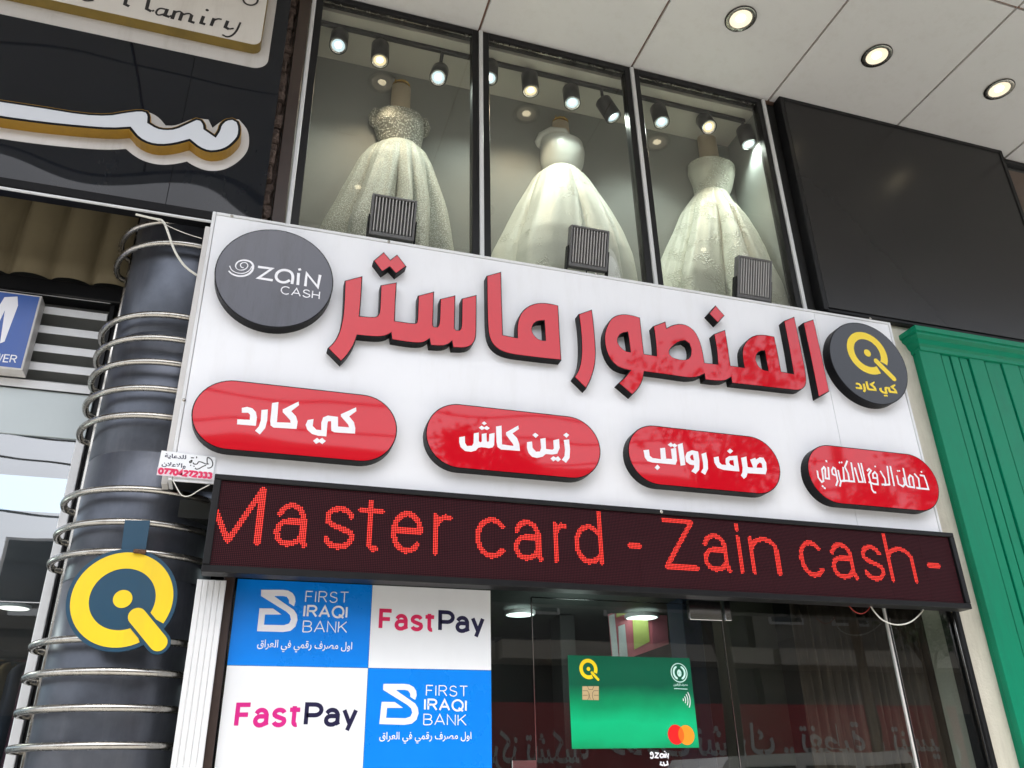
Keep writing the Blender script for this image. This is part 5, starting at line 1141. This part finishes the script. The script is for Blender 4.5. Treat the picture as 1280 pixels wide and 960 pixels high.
# ------------------------------------------------------------------ across the street (mirrored in glass and gloss)
def far_building(name_lab, x0, x1, h, y, m, band=None, seed=1):
    rn = random.Random(seed)
    t = thing('street_building', name_lab, 'building', ((x0+x1)/2, y, 0), 'buildings across the street')
    box('wall', x0, x1, y-6, y, 0, h, MAT[m], t)
    box('parapet', x0-.05, x1+.05, y-.3, y+.08, h+.001, h+.25, MAT['band_beige'], t)
    nfl = max(1, int((h-4.2)/2.9)); nw = max(1, int((x1-x0)/1.7))
    for f in range(nfl):
        for i in range(nw):
            wx = x0+(i+.5)*(x1-x0)/nw; wz = 5.2+f*2.9
            fr_ = box('window', wx-.5, wx+.5, y+.001, y+.05, wz-.2, wz+1.2, MAT['plate_white'], t); box('pane', wx-.44, wx+.44, y+.052, y+.06, wz-.14, wz+1.14, MAT['van_glass'], fr_)
    box('balcony_band', x0, x1, y+.001, y+.9, 3.95, 4.3, MAT['band_beige'], t)
    box('shop_opening', x0+.2, x1-.2, y+.002, y+.04, 0, 3.0, MAT['van_glass'], t)
    return t
far_building('low shop row across the street at the left', -22, -1.6, 4.6, -8.4, 'facade_far', seed=1)
far_building('three storey block across the street facing the sign', -1.5, 3.6, 8.0, -8.4, 'facade_far', seed=2)
far_building('low garage across the street between two blocks', 3.7, 5.1, 5.4, -8.6, 'facade_dark', seed=3)
far_building('dark block across the street right of the garage', 5.2, 11.5, 8.0, -8.4, 'facade_dark', seed=4)
far_building('pale block across the street at the right', 11.7, 30, 6.4, -8.4, 'facade_far', seed=5)
for xw, hh, lab in ((-5, 1.2, 'second tallest roof water tank on the low shop row'), (-8, .9, 'squat roof water tank between the two tall ones'), (-3.6, .8, 'smallest roof water tank beside the three storey block'), (-11, 1.5, 'tallest roof water tank on the low shop row')):
    t = thing('water_tank', lab, 'tank', (xw, -9.5, 4.6), 'roof tanks across the street')
    MB().lathe([(0, hh), (.35, hh-.05), (.42, hh-.2), (.42, .3), (.38, .26), (0, .26)], (xw, -9.5, 4.6), 18).build('tank_body', MAT['plate_white'], t, True)
    for s in (-1, 1): box('leg', xw+s*.3-.03, xw+s*.3+.03, -9.53, -9.47, 4.6, 4.88, MAT['frame_black'], t)
# red banner with words, on the far shop fronts
bn = thing('street_banner', 'long red banner with pale Arabic words across the street', 'banner', (9, -7.4, 1.3))
box('cloth', 4.6, 16.2, -7.48, -7.45, 1.25, 3.10, MAT['banner_red'], bn)
font_text(shape('حفلات نشارك .. تغطية و تنسيق'), 7.3, 16.0, 1.9, 2.75, -7.43, MAT['plate_white'], 'lettering', bn, .02, flip=True)
font_text(shape('مركز تشكيلة'), 4.7, 6.9, 1.8, 2.6, -7.43, MAT['plate_white'], 'lettering', bn, .02, flip=True)
# van
van = thing('parked_van', 'white parked van across the road', 'van', (8.0, -3.4, -.1))
prof = [(-2.3, .3), (-2.35, 1.0), (-2.2, 1.15), (-1.55, 1.25), (-.95, 1.95), (2.2, 2.0), (2.35, 1.8), (2.4, .35)]
V = [(8+x_, -4.3, z_) for x_, z_ in prof]+[(8+x_, -2.5, z_) for x_, z_ in prof]; n = len(prof)
mk('body', V, [tuple(range(n)), tuple(range(2*n-1, n-1, -1))]+[(i, i+n, (i+1) % n+n, (i+1) % n) for i in range(n)], MAT['van_white'], van)
for xx_ in (-.7, .35, 1.4): box('window', 8+xx_, 8+xx_+.85, -2.497, -2.48, 1.25, 1.8, MAT['van_glass'], van)
for xx_ in (-1.5, 1.6):
    MB().lathe([(0, 0), (.33, 0), (.36, .04), (.36, .2), (0, .2)], (8+xx_, -2.7, .26), 24, (0, 1, 0)).build('wheel', MAT['rubber'], van, True)
def tree(x, y, h, r, label, seed):
    rn = random.Random(seed); t = thing('street_tree', label, 'tree', (x, y, 0), 'trees across the street')
    m_ = MB(); m_.tube([(x, y, 0), (x+.1, y, h*.3), (x-.05, y+.1, h*.55), (x+.1, y, h*.8)], [.2, .16, .11, .04], 10)
    cl = []
    for k in range(16):
        th = rn.uniform(0, 6.28); z_ = h*rn.uniform(.5, .97); rr_ = r*rn.uniform(.3, .95)*(1.2-abs(z_/h-.7))
        e_ = (x+rr_*math.cos(th), y+rr_*math.sin(th), z_); m_.tube([(x, y, z_*.7), ((x+e_[0])/2, (y+e_[1])/2, z_*.9), e_], [.06, .035, .012], 6); cl.append(e_)
    m_.build('trunk', MAT['bark'], t, True)
    q = MB()
    for (a_, b_, c_) in cl:
        for k in range(260):
            v = Vector((rn.gauss(0, 1), rn.gauss(0, 1), rn.gauss(0, .8)))*.36*r/1.6
            p_ = Vector((a_, b_, c_))+v; s_ = rn.uniform(.05, .11); e1 = Vector((rn.uniform(-1, 1), rn.uniform(-1, 1), rn.uniform(-1, 1))).normalized(); e2 = e1.orthogonal().normalized()
            q.add([p_-e1*s_, p_+e2*s_*.5, p_+e1*s_, p_-e2*s_*.5], [(0, 1, 2, 3)])
    o = q.build('crown', MAT['leaf'], t); o['kind'] = 'stuff'
tree(9.6, -6.6, 10.6, 2.0, 'tall leafy street tree across the road before the dark block', 1)
tree(4.4, -6.8, 8.0, 1.1, 'slim street tree across the road before the garage', 2)
tree(15.2, -7.0, 8.8, 1.4, 'leafy street tree across the road at the right', 3)
# utility pole and wires
t = thing('utility_pole', 'utility pole with sagging wires across the road', 'pole', (13, -6.5, 0))
MB().tube([(13, -6.5, 0), (13, -6.5, 9.6)], [.12, .08], 12).build('pole', MAT['bark'], t, True)
for k, (hz, sag) in enumerate(((9.3, .9), (9.0, 1.2), (8.3, 1.0), (7.6, 1.4))):
    pts = [(-14+27*i/24, -6.5+.1*k, hz-sag*4*(i/24)*(1-i/24)) for i in range(25)]; MB().tube(pts, .022, 6).build('wire', MAT['rubber'], t, True)
